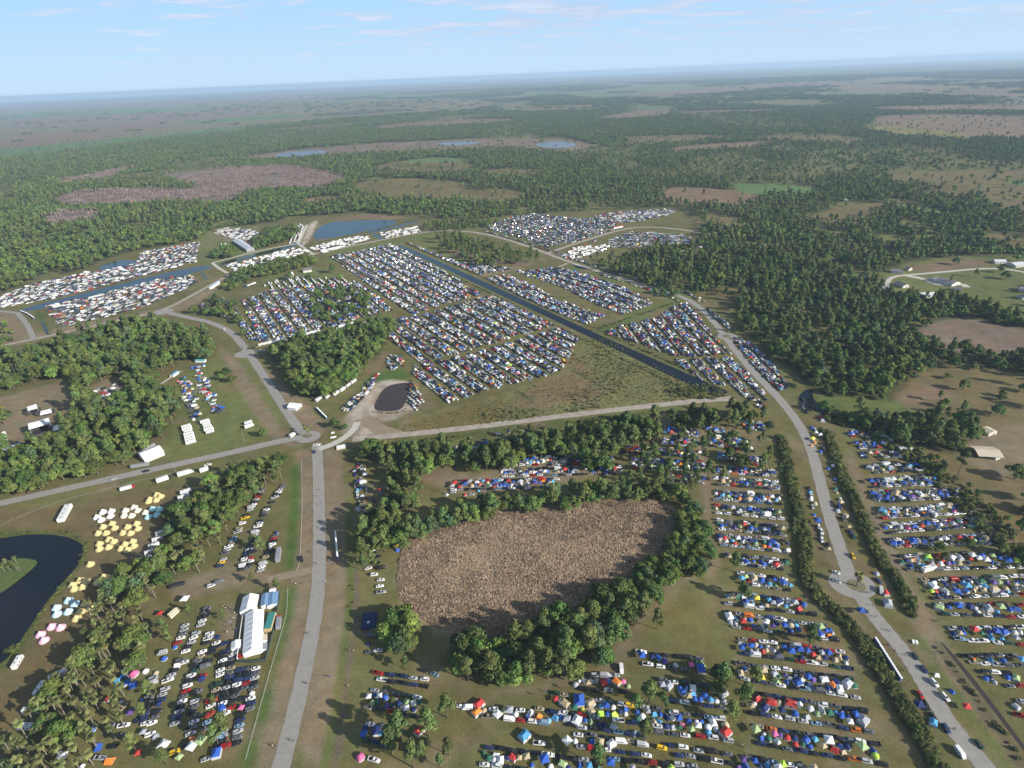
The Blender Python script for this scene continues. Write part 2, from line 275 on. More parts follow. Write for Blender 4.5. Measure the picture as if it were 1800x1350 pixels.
COVER = [  # polygon of photo spots, albedo, soft edge (m), ragged (m)
 # far land
 ([(-150, 280), (0, 268), (150, 255), (330, 236), (430, 224), (560, 212), (760, 198), (900, 184), (820, 172), (400, 178), (0, 196), (-200, 220)], (.165, .150, .085), 60, 60),
 ([(0, 240), (120, 232), (240, 214), (330, 212), (200, 240), (60, 258), (0, 262)], BROWN, 30, 60),
 ([(0, 212), (300, 196), (460, 190), (470, 200), (250, 210), (0, 226)], BROWN, 40, 80),
 ([(-100, 206), (200, 192), (520, 184), (760, 172), (760, 177), (520, 190), (200, 199), (-100, 216)], FARG, 30, 60),
 ([(-100, 188), (300, 180), (600, 170), (600, 174), (300, 185), (-100, 195)], (.17, .12, .085), 60, 120),
 ([(300, 212), (520, 200), (560, 204), (340, 218)], FARG, 20, 40),
 ([(540, 200), (720, 190), (740, 194), (560, 206)], (.08, .085, .045), 20, 40),
 ([(0, 262), (250, 240), (430, 220), (435, 230), (300, 243), (120, 265), (-60, 290), (-60, 270)], FARG, 15, 20),
 ([(0, 200), (180, 193), (330, 188), (330, 192), (0, 212)], FARG, 30, 50),
 ([(260, 208), (460, 197), (470, 203), (280, 216)], PINK, 30, 50),
 ([(420, 232), (600, 215), (700, 214), (520, 230)], OLIVE, 30, 80),
 ([(330, 190), (560, 180), (600, 186), (420, 196)], OLIVE, 40, 90),
 ([(500, 186), (760, 174), (820, 180), (600, 196)], OLIVE, 40, 90),
 ([(650, 222), (760, 212), (900, 207), (905, 214), (760, 222), (660, 228)], BROWN, 15, 40),
 ([(720, 212), (850, 200), (860, 205), (760, 216)], OLIVE, 15, 40),
 ([(1030, 212), (1110, 195), (1180, 192), (1175, 204), (1090, 210)], BROWN, 12, 30),
 ([(1240, 152), (1500, 142), (1500, 150), (1260, 158)], BROWN, 40, 90),
 ([(1180, 196), (1380, 191), (1370, 196), (1200, 201)], BROWN, 12, 30),
 ([(1530, 187), (1800, 182), (1900, 190), (1900, 197), (1690, 196), (1640, 198), (1540, 194)], BROWN, 12, 30),
 ([(1610, 160), (1800, 152), (1800, 160), (1620, 168)], OLIVE, 25, 60),
 ([(1540, 204), (1640, 200), (1800, 204), (1950, 215), (1950, 248), (1780, 246), (1700, 243), (1530, 220)], BROWN, 10, 20),
 ([(1515, 219), (1640, 227), (1720, 240), (1700, 249), (1590, 240), (1520, 228)], YEL, 10, 20),
 ([(1150, 262), (1260, 252), (1355, 247), (1360, 254), (1310, 262), (1200, 268)], BROWN, 10, 20),
 ([(1090, 240), (1230, 236), (1300, 240), (1200, 252), (1110, 254)], OLIVE, 12, 30),
 ([(1300, 240), (1450, 236), (1540, 244), (1480, 256), (1350, 246)], OLIVE, 12, 30),
 ([(900, 190), (1010, 184), (1080, 186), (1040, 194), (920, 198)], OLIVE, 20, 50),
 ([(430, 276), (520, 262), (680, 250), (850, 243), (1010, 244), (1055, 258), (1000, 270), (900, 262), (780, 266), (660, 270), (560, 276), (440, 282)], PINK, 26, 26),
 ([(640, 296), (700, 283), (800, 279), (835, 287), (832, 302), (760, 307), (690, 303)], OLIVE, 8, 14),
 ([(690, 285), (760, 276), (830, 279), (800, 286)], FARG, 8, 10),
 ([(620, 320), (700, 312), (810, 318), (840, 338), (790, 352), (690, 352), (630, 338)], OLIVE, 8, 14),
 ([(820, 336), (880, 330), (930, 338), (900, 358), (830, 356)], OLIVE, 8, 14),
 ([(840, 300), (900, 296), (960, 300), (940, 312), (860, 312)], OLIVE, 8, 14),
 ([(530, 352), (570, 344), (610, 347), (590, 356), (545, 358)], BROWN, 5, 8),
 ([(285, 308), (360, 298), (500, 292), (600, 308), (606, 318), (560, 334), (500, 332), (400, 340), (330, 326)], CYP, 6, 12),
 ([(94, 352), (130, 340), (190, 334), (280, 334), (430, 332), (436, 342), (400, 355), (300, 358), (200, 362), (120, 364)], CYP, 6, 12),
 ([(69, 384), (110, 373), (182, 370), (165, 390), (90, 400)], CYP, 5, 10),
 ([(100, 318), (180, 304), (240, 292), (200, 312), (110, 325)], CYP, 6, 10),
 ([(40, 425), (90, 414), (100, 418), (60, 428)], DIRT, 4, 6),
 ([(1164, 330), (1219, 329), (1286, 333), (1344, 344), (1339, 360), (1239, 363), (1164, 355)], BROWN, 6, 10),
 ([(1290, 320), (1369, 324), (1436, 330), (1441, 337), (1419, 345), (1355, 343), (1290, 338)], FARG, 5, 8),
 ([(1544, 303), (1700, 300), (1900, 298), (1900, 400), (1800, 376), (1744, 362), (1733, 343), (1661, 346), (1633, 343), (1633, 325), (1572, 317)], OLIVE, 6, 10),
 ([(1770, 318), (1830, 312), (1830, 328), (1775, 325)], FARG, 4, 6),
 ([(1420, 392), (1430, 378), (1480, 362), (1540, 355), (1565, 360), (1510, 380), (1500, 392)], OLIVE, 4, 6),
 ([(1556, 358), (1610, 360), (1660, 370), (1685, 380), (1640, 379), (1590, 370)], FARG, 4, 5),
 ([(1240, 372), (1300, 384), (1335, 398), (1262, 402), (1238, 388)], OLIVE, 4, 6),
 ([(1148, 390), (1210, 384), (1241, 402), (1235, 411), (1170, 402)], BROWN, 4, 5),
 ([(1715, 412), (1810, 408), (1850, 450), (1800, 446), (1760, 430)], OLIVE, 4, 5),
 ([(1370, 432), (1415, 428), (1420, 436), (1375, 442)], OLIVE, 4, 5),
 ([(1360, 548), (1385, 540), (1440, 545), (1440, 552), (1390, 556)], OLIVE, 3, 4),
 ([(1220, 512), (1300, 500), (1330, 512), (1300, 528), (1230, 527)], OLIVE, 3, 4),
 # settlement
 ([(1528, 500), (1564, 470), (1620, 455), (1720, 450), (1860, 448), (1860, 570), (1790, 556), (1703, 532), (1606, 522), (1550, 516)], LAWN, 4, 5),
 ([(1580, 470), (1680, 456), (1760, 458), (1700, 476), (1600, 478)], BROWN, 5, 5),
 ([(1600, 590), (1650, 562), (1700, 556), (1770, 576), (1870, 580), (1870, 625), (1709, 628), (1640, 606)], PINK, 4, 5),
 ([(1596, 575), (1620, 560), (1650, 548), (1655, 552), (1625, 566), (1602, 580)], YEL, 3, 3),
 ([(1400, 690), (1430, 692), (1495, 700), (1600, 704), (1640, 690), (1620, 735), (1560, 730), (1495, 730), (1446, 720)], (.105, .135, .045), 3, 3),
 ([(1560, 690), (1640, 640), (1720, 640), (1900, 680), (1900, 800), (1740, 790), (1700, 740), (1620, 735)], OLIVE, 5, 8),
 ([(1570, 700), (1640, 676), (1700, 684), (1660, 700), (1600, 712)], BROWN, 5, 6),
 ([(1680, 810), (1700, 770), (1760, 740), (1900, 740), (1900, 960), (1790, 880), (1730, 850)], DIRT, 4, 5),
 ([(1596, 775), (1690, 800), (1760, 850), (1900, 960), (1900, 1090), (1800, 990), (1720, 905), (1640, 830)], OLIVE, 5, 5),
 ([(1750, 830), (1900, 800), (1900, 960), (1800, 890)], OLIVE, 6, 6),
 # event ground
 (EVENT, GRASS, 4, 5),
 ([(340, 420), (380, 398), (460, 396), (470, 440), (420, 452), (380, 468), (345, 462)], LAWN, 4, 3),
 ([(375, 402), (430, 400), (470, 420), (450, 432), (380, 420)], DIRT, 4, 3),
 ([(532, 420), (545, 392), (560, 386), (556, 395), (543, 424), (528, 438)], SAND, 2, 1),
 ([(560, 390), (640, 374), (735, 384), (640, 384)], BROWN, 3, 3),
 ([(545, 448), (740, 408), (840, 388), (850, 408), (700, 432), (560, 470)], LAWN, 3, 3),
 ([(440, 500), (490, 478), (560, 470), (600, 480), (560, 498), (470, 508)], LAWN, 4, 3),
 ([(330, 550), (380, 560), (440, 590), (470, 615), (640, 570), (700, 560), (680, 548), (600, 566), (450, 604), (420, 570)], LAWN, 4, 3),
 ([(715, 418), (800, 415), (960, 455), (900, 472), (840, 470), (760, 448)], LAWN, 4, 3),
 ([(780, 430), (950, 462), (920, 470), (800, 455)], BROWN, 5, 3),
 ([(830, 482), (905, 466), (930, 470), (880, 480), (840, 490)], DIRT, 3, 2),
 ([(1040, 460), (1200, 505), (1240, 530), (1160, 530), (1060, 490), (985, 468)], LAWN, 3, 3),
 ([(700, 438), (1275, 683), (1262, 692), (690, 438)], LAWN, 4, 1),
 ([(1035, 575), (1190, 520), (1205, 530), (1060, 590)], (.105, .128, .045), 4, 1.5),
 ([(1022, 592), (1060, 590), (1230, 680), (1250, 695), (1210, 704), (1040, 722), (860, 748), (700, 760), (700, 742), (800, 715), (900, 690), (990, 658), (1010, 615)], (.150, .150, .062), 3, 2),
 ([(900, 695), (985, 660), (1000, 620), (1030, 640), (1060, 700), (960, 720)], (.16, .125, .065), 8, 5),
 ([(1003, 651), (1008, 648), (1088, 691), (1083, 695)], (.07, .085, .035), 1.5, .8),
 ([(903, 686), (909, 683), (952, 714), (946, 718)], (.06, .085, .03), 1.5, .8),
 ([(700, 745), (850, 700), (890, 720), (870, 745), (720, 768)], (.15, .13, .05), 5, 4),
 ([(640, 690), (668, 665), (722, 668), (738, 690), (740, 712), (700, 735), (655, 740), (640, 720)], SAND, 3, 2),
 ([(635, 665), (700, 645), (720, 655), (722, 668), (668, 668), (640, 690)], GREEN, 4, 2),
 ([(600, 768), (610, 730), (640, 690), (650, 700), (640, 730), (660, 755), (650, 775), (615, 775)], SAND, 4, 3),
 # left fairground
 ([(0, 700), (60, 682), (120, 668), (135, 690), (125, 720), (112, 745), (100, 770), (0, 790), (-60, 780), (-60, 700)], DIRT, 3, 3),
 ([(150, 680), (210, 660), (220, 700), (180, 720), (150, 705)], DIRT, 3, 3),
 ([(300, 700), (330, 660), (400, 610), (470, 640), (505, 720), (480, 775), (300, 812), (270, 800), (300, 760)], LAWN, 3, 3),
 # verges of the avenue: brown mown strips with green swales
 ([(390, 610), (425, 640), (500, 765), (535, 780), (520, 790), (480, 780), (440, 715), (380, 610)], DIRT, 3, 1.5),
 ([(440, 625), (560, 730), (575, 755), (560, 768), (520, 740), (440, 640)], DIRT, 3, 2),
 ([(512, 790), (555, 790), (560, 900), (552, 1020), (535, 1150), (485, 1350), (440, 1350), (480, 1180), (515, 1020), (525, 900), (525, 815)], DIRT, 2, 1.2),
 ([(560, 790), (600, 790), (612, 850), (615, 960), (610, 1050), (600, 1160), (575, 1350), (520, 1350), (540, 1160), (555, 1020), (565, 900)], DIRT, 2, 1.2),
 ([(508, 818), (528, 815), (526, 900), (520, 975), (518, 1005), (500, 1005), (505, 960), (510, 880)], GREEN, 2.2, .8),
 ([(503, 1030), (520, 1028), (518, 1060), (505, 1120), (490, 1180), (470, 1260), (445, 1350), (425, 1350), (455, 1250), (480, 1180), (493, 1110)], GREEN, 3, .8),
 ([(600, 800), (610, 800), (618, 900), (622, 1000), (622, 1060), (610, 1150), (590, 1260), (575, 1350), (562, 1350), (582, 1250), (600, 1150), (610, 1050), (608, 900)], (.10, .125, .038), 2, .8),
 ([(622, 1000), (632, 1000), (630, 1080), (618, 1170), (605, 1260), (595, 1350), (582, 1350), (600, 1240), (612, 1160), (622, 1070)], (.13, .105, .08), 1.5, .8),
 ([(0, 890), (200, 845), (330, 820), (500, 788), (520, 800), (400, 825), (200, 865), (0, 905)], (.13, .13, .05), 2, 1),
 ([(0, 600), (120, 572), (260, 548), (330, 530), (390, 490), (392, 498), (340, 540), (270, 558), (120, 584), (0, 615)], DIRT, 2.5, 1),
 ([(60, 545), (75, 548), (92, 590), (84, 592), (72, 570)], GREEN, 2, 1),
 ([(-20, 545), (20, 545), (44, 560), (56, 598), (20, 608), (-20, 612)], DIRT, 2, 1),
 ([(600, 782), (680, 770), (860, 752), (1060, 728), (1220, 708), (1225, 716), (1060, 742), (860, 770), (690, 790), (610, 790)], (.10, .12, .04), 2, 1),
 ([(590, 790), (700, 775), (640, 830), (635, 900), (620, 900), (612, 830)], (.13, .12, .045), 4, 2),
 ([(-60, 900), (100, 895), (300, 850), (330, 870), (250, 1000), (160, 1100), (60, 1250), (-60, 1350), (-60, 1170), (20, 1150), (150, 985), (150, 955), (60, 935)], (.135, .112, .055), 4, 3),
 ([(-60, 960), (0, 935), (60, 930), (115, 932), (152, 948), (158, 965), (146, 1000), (118, 1028), (88, 1066), (62, 1106), (30, 1150), (0, 1185), (-60, 1190)], (.085, .10, .032), 3, 2),
 ([(290, 1020), (390, 1000), (510, 1005), (520, 1025), (400, 1035), (300, 1060)], DIRT, 4, 2),
 ([(395, 1070), (420, 1060), (425, 1150), (380, 1140)], DIRT, 4, 3),
 ([(800, 870), (860, 820), (1000, 815), (1080, 820), (1000, 845), (860, 865)], DIRT, 3, 3),
 ([(690, 815), (760, 820), (860, 840), (850, 870), (760, 860)], DIRT, 4, 3),
 ([(1225, 760), (1245, 760), (1250, 850), (1258, 960), (1262, 1020), (1240, 1030), (1240, 900), (1228, 840)], DIRT, 3, 2),
 ([(700, 1010), (710, 960), (740, 930), (830, 905), (930, 893), (1060, 880), (1150, 880), (1192, 898), (1196, 935), (1160, 990), (1100, 1030), (1000, 1080), (930, 1125), (840, 1128), (770, 1110), (725, 1080), (700, 1045)], REED, 2.5, 3),
 ([(1100, 1125), (1170, 1020), (1255, 1010), (1262, 1060), (1250, 1140), (1180, 1150)], (.130, .125, .048), 5, 4),
 ([(1140, 1065), (1190, 1015), (1235, 1020), (1180, 1040), (1130, 1105), (1085, 1175), (1040, 1195), (1070, 1150)], DIRT, 4, 3),
 ([(860, 1220), (1000, 1195), (1090, 1170), (1085, 1190), (960, 1215), (800, 1235)], DIRT, 4, 3),
 ([(1345, 720), (1400, 790), (1430, 850), (1445, 960), (1440, 1000), (1400, 1000), (1400, 880), (1370, 800)], (.13, .12, .05), 4, 3),
 ([(1500, 730), (1600, 790), (1700, 880), (1800, 970), (1800, 990), (1700, 900), (1600, 810)], (.19, .155, .11), 4, 3),
 ([(1480, 790), (1500, 800), (1560, 940), (1610, 1030), (1660, 1130), (1780, 1290), (1800, 1350), (1770, 1350), (1640, 1170), (1590, 1060), (1530, 920)], DIRT, 3, 2),
 ([(1440, 800), (1560, 1060), (1600, 1110), (1580, 1120), (1520, 1060)], (.12, .115, .045), 3, 2),
 ([(1620, 1120), (1660, 1180), (1720, 1260), (1790, 1350), (1770, 1350), (1700, 1265), (1640, 1190), (1608, 1125)], (.100, .125, .042), 2.5, 1),
 ([(1635, 1120), (1650, 1122), (1720, 1215), (1800, 1330), (1800, 1350), (1785, 1350), (1700, 1225)], (.125, .115, .07), 1.5, 1),
 ([(1500, 1110), (1530, 1120), (1600, 1230), (1660, 1350), (1610, 1350), (1560, 1240)], (.12, .10, .05), 4, 3),
]
def cover_at(X, Y):
    n = X.shape; C = np.empty(n+(3,)); D = np.hypot(X, Y)
    # the wild land: forest floor, with soft openings
    nz = vnoise(X, Y*.55, 420, 3)*.6+vnoise(X, Y*.6, 130, 4)*.4
    t = np.clip((nz+.05)*2.2, 0, 1)[..., None]
    gp = vnoise(X, Y, 75, 71)*.6+vnoise(X, Y, 28, 72)*.5; t = np.maximum(t, np.clip((gp-.3)*6, 0, 1)[..., None])
    C[:] = np.array(FLOOR)*(1-t)+np.array((.130, .135, .055))*t
    fz = np.clip((vnoise(X, Y*.45, 1500, 8)*.7+vnoise(X, Y*.5, 500, 9)*.45-.12)*3, 0, 1)*np.clip((D-2500)/2500, 0, 1)
    hue = np.clip(vnoise(X, Y, 900, 12)*.8+.5, 0, 1)[..., None]
    C = C*(1-fz[..., None])+(np.array(BROWN)*hue+np.array(FARG)*(1-hue))*fz[..., None]
    fz = (np.clip((vnoise(X, Y*.35, 5200, 18)*.7+vnoise(X, Y*.4, 1800, 19)*.5)*2, 0, 1)*np.clip((D-7000)/5000, 0, 1))[..., None]
    C = C*(1-fz)+np.array((.16, .135, .08))*fz
    for poly, colr, soft, rag in COVER:
        p = P(poly); p = smooth(p, 2, True); m = soft+rag*2
        bb = (X > p[:, 0].min()-m) & (X < p[:, 0].max()+m) & (Y > p[:, 1].min()-m) & (Y < p[:, 1].max()+m)
        if not bb.any(): continue
        x = X[bb]; y = Y[bb]
        x = x+rag*vnoise(x, y, rag*4+2, 21); y = y+rag*vnoise(x, y, rag*4+2, 22)
        d = edge_dist(p, x, y); d = np.where(inside(p, x, y), d, -d)
        a = np.clip(d/soft*.5+.5, 0, 1)[:, None]
        C[bb] = C[bb]*(1-a)+np.array(colr)*a
    return C
# camp bands: upper car line, lower car line
FB = [((1167, 752), (1228, 758), (1164, 763), (1228, 768)), ((1164, 772), (1228, 776), (1162, 781), (1226, 786)), ((1100, 786), (1232, 795), (1095, 796), (1232, 805)), ((1110, 808), (1236, 812), (1108, 822), (1238, 828)), ((1173, 836), (1238, 840), (1172, 845), (1238, 850)),
      ((1242, 752), (1275, 755), (1240, 759), (1272, 762)), ((1300, 740), (1340, 745), (1305, 754), (1345, 758)), ((1244, 768), (1310, 772), (1245, 783), (1330, 795)), ((1262, 797), (1345, 806), (1262, 808), (1350, 820)), ((1262, 820), (1362, 828), (1256, 832), (1366, 838)),
      ((1253, 840), (1370, 848), (1252, 852), (1370, 861)), ((1253, 864), (1374, 873), (1254, 879), (1376, 888)), ((1252, 888), (1378, 900), (1255, 902), (1381, 914)), ((1257, 915), (1385, 928), (1260, 930), (1385, 944)), ((1260, 940), (1385, 953), (1264, 958), (1388, 973)),
      ((1268, 975), (1388, 987), (1295, 992), (1380, 1003)), ((1292, 1008), (1388, 1020), (1300, 1026), (1394, 1040)), ((1275, 1042), (1410, 1058), (1272, 1062), (1434, 1083)), ((1272, 1077), (1457, 1102), (1285, 1102), (1478, 1128)), ((1294, 1123), (1486, 1148), (1299, 1149), (1499, 1177)),
      ((1292, 1167), (1501, 1195), (1301, 1194), (1514, 1229)), ((1332, 1221), (1523, 1252), (1310, 1252), (1539, 1290)), ((1323, 1277), (1548, 1311), (1325, 1307), (1562, 1347)), ((1301, 1331), (1420, 1350), (1290, 1360), (1560, 1390))]
RB = [((1493, 757), (1530, 762), (1494, 768), (1533, 769)), ((1498, 779), (1560, 774), (1510, 789), (1578, 785)), ((1511, 797), (1600, 795), (1513, 805), (1604, 804)), ((1520, 820), (1622, 816), (1535, 832), (1628, 827)), ((1525, 845), (1650, 836), (1528, 857), (1640, 853)), ((1527, 864), (1688, 862), (1545, 884), (1690, 875)),
      ((1545, 896), (1700, 888), (1548, 912), (1712, 902)), ((1550, 924), (1720, 912), (1555, 938), (1740, 925)), ((1556, 951), (1745, 940), (1572, 962), (1760, 955)), ((1575, 979), (1800, 972), (1592, 1003), (1800, 998)), ((1618, 1021), (1806, 1014), (1640, 1053), (1806, 1046)), ((1642, 1063), (1806, 1066), (1650, 1081), (1806, 1086)),
      ((1665, 1106), (1806, 1104), (1676, 1124), (1806, 1135)), ((1690, 1154), (1806, 1153), (1700, 1166), (1806, 1172)), ((1718, 1183), (1780, 1184), (1742, 1208), (1806, 1207)), ((1760, 1231), (1806, 1234), (1780, 1256), (1806, 1262))]
RL = [([(478, 1400), (505, 1310), (535, 1180), (555, 1080), (562, 1000), (561, 900), (560, 840), (557, 780)], 8.2),
      ([(-40, 893), (0, 885), (120, 858), (260, 827), (400, 797), (480, 778), (530, 768)], 8.2),
      ([(540, 775), (505, 725), (470, 670), (430, 610), (405, 582), (370, 566), (330, 558), (290, 548)], 8.2),
      ([(-60, 622), (0, 608), (70, 594), (150, 576), (230, 558), (290, 545), (340, 518), (390, 490), (412, 480)], 6.5),
      ([(412, 480), (470, 466), (560, 444), (660, 424), (740, 408), (800, 404), (860, 412), (920, 430), (960, 445), (1000, 460), (1060, 480), (1130, 500), (1180, 516)], 7.5),
      ([(1170, 512), (1220, 530), (1255, 565), (1280, 600), (1320, 650), (1370, 700), (1405, 745), (1425, 785), (1440, 840), (1455, 900), (1475, 960), (1490, 1005), (1510, 1046), (1530, 1074), (1550, 1100), (1584, 1139), (1608, 1172), (1627, 1205), (1649, 1240), (1667, 1270), (1699, 1310), (1732, 1348), (1762, 1385)], 7.6),
      ([(560, 790), (590, 779), (612, 765), (624, 752), (628, 742)], 6.5),
      ([(620, 772), (700, 765), (800, 755), (950, 736), (1100, 718), (1240, 703), (1290, 700)], 8.0),
      ([(30, 549), (48, 570), (60, 598)], 6.0),
      ([(-30, 546), (0, 547), (30, 550)], 5.5),
      ([(428, 622), (480, 612), (560, 592), (620, 572), (665, 562)], 5.5),
      ([(960, 446), (1000, 432), (1050, 416), (1090, 404), (1130, 398), (1190, 402), (1250, 412)], 7.0),
      ([(373, 462), (400, 455), (450, 442), (500, 432), (524, 428)], 5.5),
      ([(373, 462), (385, 472), (400, 480)], 5.5),
      ([(523, 428), (552, 448)], 5.5),
      ([(524, 428), (532, 410), (540, 395)], 7.0),
      ([(283, 675), (318, 652)], 2.6),
      ([(1562, 506), (1558, 498), (1568, 486), (1600, 483), (1660, 478), (1720, 472), (1770, 472), (1830, 485)], 6),
      ([(1590, 484), (1625, 490), (1650, 502), (1690, 498), (1700, 505)], 9),
      ([(980, 470), (998, 463)], 5)]
def wear(C, X, Y):
    near = (np.hypot(X, Y) < 1500)
    x = X[near]; y = Y[near]; c = C[near]
    w_ = vnoise(x, y, 34, 81)*.6+vnoise(x, y, 11, 82)*.45; a = np.clip((w_-.22)*2.2, 0, .6)[:, None]*inside(P(EVENT), x, y)[:, None]
    c = c*(1-a)+np.array((.180, .145, .090))*a
    for pts, wd in RL:
        d = edge_dist(smooth(P(pts), 2), x, y, False)+vnoise(x, y, 7, 83)*1.3; a = np.clip((wd/2+2.0-d)/2.4, 0, 1)[:, None]*.7
        c = c*(1-a)+np.array((.165, .135, .088))*a
    for B_ in (FB[9:], RB):
        for u, v in zip(B_[:-1], B_[1:]):
            ln = P([((u[2][0]+v[0][0])/2, (u[2][1]+v[0][1])/2), ((u[3][0]+v[1][0])/2, (u[3][1]+v[1][1])/2)])
            d = edge_dist(ln, x, y, False); d = np.abs(d-.8)+vnoise(x, y, 5, 84)*.35; a = np.clip((1.0-d)/.9, 0, 1)[:, None]*np.clip(vnoise(x, y, 22, 85)*1.2+.55, 0, .8)[:, None]
            c = c*(1-a)+np.array((.19, .155, .10))*a
    C[near] = c
def build_ground():
    th = np.concatenate([np.radians(np.linspace(-180, -62, 24))[:-1], np.radians(np.linspace(-62, 62, 560)), np.radians(np.linspace(62, 180, 24))[1:-1]])
    r = [0, 60]
    while r[-1] < 100: r.append(r[-1]*1.1)
    while r[-1] < 3800: r.append(r[-1]*1.0058)
    while r[-1] < 46000: r.append(r[-1]*1.022)
    r = np.array(r[1:]); T, RR = np.meshgrid(th, r); X = RR*np.sin(T); Y = RR*np.cos(T)
    C = cover_at(X, Y); wear(C, X, Y); C *= (1+.10*vnoise(X, Y, 60, 31)+.07*vnoise(X, Y, 17, 32))[..., None]
    nr, na = X.shape
    V = np.stack([X, Y, np.zeros_like(X)], -1).reshape(-1, 3); V = np.vstack([V, [[0, 0, 0]]]); C = np.vstack([C.reshape(-1, 3), [GRASS]])
    i = np.arange(nr-1)[:, None]*na; j = np.arange(na); j2 = (j+1) % na
    F = np.stack([i+j, i+na+j, i+na+j2, i+j2], -1).reshape(-1, 4)[:, ::-1]
    m = bpy.data.materials.new('land'); m.use_nodes = True; t = m.node_tree; b = t.nodes['Principled BSDF']; b.inputs['Roughness'].default_value = .95; b.inputs['Specular IOR Level'].default_value = .1
    at_ = N(t, 'ShaderNodeAttribute', attribute_name='cover'); g = N(t, 'ShaderNodeNewGeometry'); src = at_.outputs['Color']
    for s, a, det in ((.9, .22, 4), (.11, .20, 6), (.012, .12, 5)):
        nz = N(t, 'ShaderNodeTexNoise'); nz.inputs['Scale'].default_value = s; nz.inputs['Detail'].default_value = det; nz.inputs['Roughness'].default_value = .65
        t.links.new(g.outputs['Position'], nz.inputs['Vector'])
        mr = N(t, 'ShaderNodeMapRange'); mr.inputs['From Min'].default_value = .3; mr.inputs['From Max'].default_value = .7; mr.inputs['To Min'].default_value = 1-a; mr.inputs['To Max'].default_value = 1+a
        t.links.new(nz.outputs['Fac'], mr.inputs['Value'])
        vm = N(t, 'ShaderNodeVectorMath', operation='SCALE'); t.links.new(src, vm.inputs[0]); t.links.new(mr.outputs[0], vm.inputs['Scale']); src = vm.outputs[0]
    # dry / green mottling of the grass
    nz = N(t, 'ShaderNodeTexNoise'); nz.inputs['Scale'].default_value = .045; nz.inputs['Detail'].default_value = 7; t.links.new(g.outputs['Position'], nz.inputs['Vector'])
    mr = N(t, 'ShaderNodeMapRange'); mr.inputs['From Min'].default_value = .42; mr.inputs['From Max'].default_value = .62; t.links.new(nz.outputs['Fac'], mr.inputs['Value'])
    mm = N(t, 'ShaderNodeMix', data_type='RGBA', blend_type='MULTIPLY'); mm.inputs[7].default_value = (1.09, .98, .92, 1); t.links.new(mr.outputs[0], mm.inputs[0]); t.links.new(src, mm.inputs[6])
    t.links.new(mm.outputs[2], b.inputs['Base Color'])
    o = link('ground', mesh_np('ground', V, F, [m], colname='cover', col=C))
    tag(o, 'flat land of mown grass, bare soil and far pine country out to the horizon', kind='structure')
build_ground()
#@@SHEETS
def sheet(name, pts, z, m, label, cat=None, kind='structure', px=True, sm=2, group=None, parent=None):
    p = smooth(P(pts) if px else np.array(pts), sm, True)
    me = bpy.data.meshes.new(name); me.from_pydata([(x, y, z) for x, y in p], [], [tuple(range(len(p)))]); me.materials.append(m)
    if me.polygons[0].normal.z < 0: me.flip_normals()
    return tag(link(name, me, parent=parent), label, cat, group, kind)
def strip(name, pts, width, z, m, label, w2=None, kind='structure', sm=3, px=True):
    p = smooth(P(pts) if px else np.array(pts), sm); n = len(p); w2 = w2 or width
    d = np.gradient(p, axis=0); d /= np.linalg.norm(d, axis=1)[:, None]; nn = np.stack([-d[:, 1], d[:, 0]], 1)
    wd = np.linspace(width, w2, n)[:, None]/2*(1+.05*np.sin(np.arange(n)*1.7))[:, None]
    L = p+nn*wd; Q = p-nn*wd; V = [(x, y, z) for x, y in L]+[(x, y, z) for x, y in Q]
    me = bpy.data.meshes.new(name); me.from_pydata(V, [], [(i, i+n, i+n+1, i+1) for i in range(n-1)]); me.materials.append(m)
    if me.polygons[0].normal.z < 0: me.flip_normals()
    tag(link(name, me), label, None, None, kind)
    return p
S = strip
AVE = [(478, 1400), (505, 1310), (535, 1180), (555, 1080), (562, 1000), (561, 900), (560, 840), (557, 780)]
S('road', AVE, 8.2, .050, ASPH, 'straight grey avenue running up from the bottom edge past the brown verges')
S('road', [(-40, 893), (0, 885), (120, 858), (260, 827), (400, 797), (480, 778), (530, 768)], 8.2, .054, ASPH, 'grey road curving in from the left edge below the oak wood')
S('road', [(540, 775), (505, 725), (470, 670), (430, 610), (405, 582), (370, 566), (330, 558), (290, 548)], 8.2, .058, ASPH, 'grey road climbing left of the round wood to the left junction')
S('road', [(-60, 622), (0, 608), (70, 594), (150, 576), (230, 558), (290, 545), (340, 518), (390, 490), (412, 480)], 6.5, .062, GRAVEL, 'pale dirt road running below the two camper lots on the left')
S('road', [(412, 480), (470, 466), (560, 444), (660, 424), (740, 408), (800, 404), (860, 412), (920, 430), (960, 445), (1000, 460), (1060, 480), (1130, 500), (1180, 516)], 7.5, .066, GRAVEL, 'pale gravel road between the white camper lots and the long rows')
S('road', [(1170, 512), (1220, 530), (1255, 565), (1280, 600), (1320, 650), (1370, 700), (1405, 745), (1425, 785), (1440, 840), (1455, 900), (1475, 960), (1490, 1005), (1510, 1046), (1530, 1074), (1550, 1100), (1584, 1139), (1608, 1172), (1627, 1205), (1649, 1240), (1667, 1270), (1699, 1310), (1732, 1348), (1762, 1385)], 7.6, .070, ASPH, 'long grey road on the right from the far lots past both roundabouts', w2=8.4)
S('road', [(560, 790), (590, 779), (612, 765), (624, 752), (628, 742)], 6.5, .074, CONC, 'short pale concrete spur curving towards the brown pond')
S('road', [(620, 772), (700, 765), (800, 755), (950, 736), (1100, 718), (1240, 703), (1290, 700)], 8.0, .046, GRAVEL, 'pale gravel track crossing above the tree belt from the junction')
S('road', [(30, 549), (48, 570), (60, 598)], 6.0, .078, ASPH, 'short grey road stub at the lower left camper lot')
S('road', [(-30, 546), (0, 547), (30, 550)], 5.5, .082, ASPH, 'grey road entering at left edge above the hedge bend')
S('road', [(428, 622), (480, 612), (560, 592), (620, 572), (665, 562)], 5.5, .086, ASPH, 'narrow grey road lined with vehicles along top of the round wood')
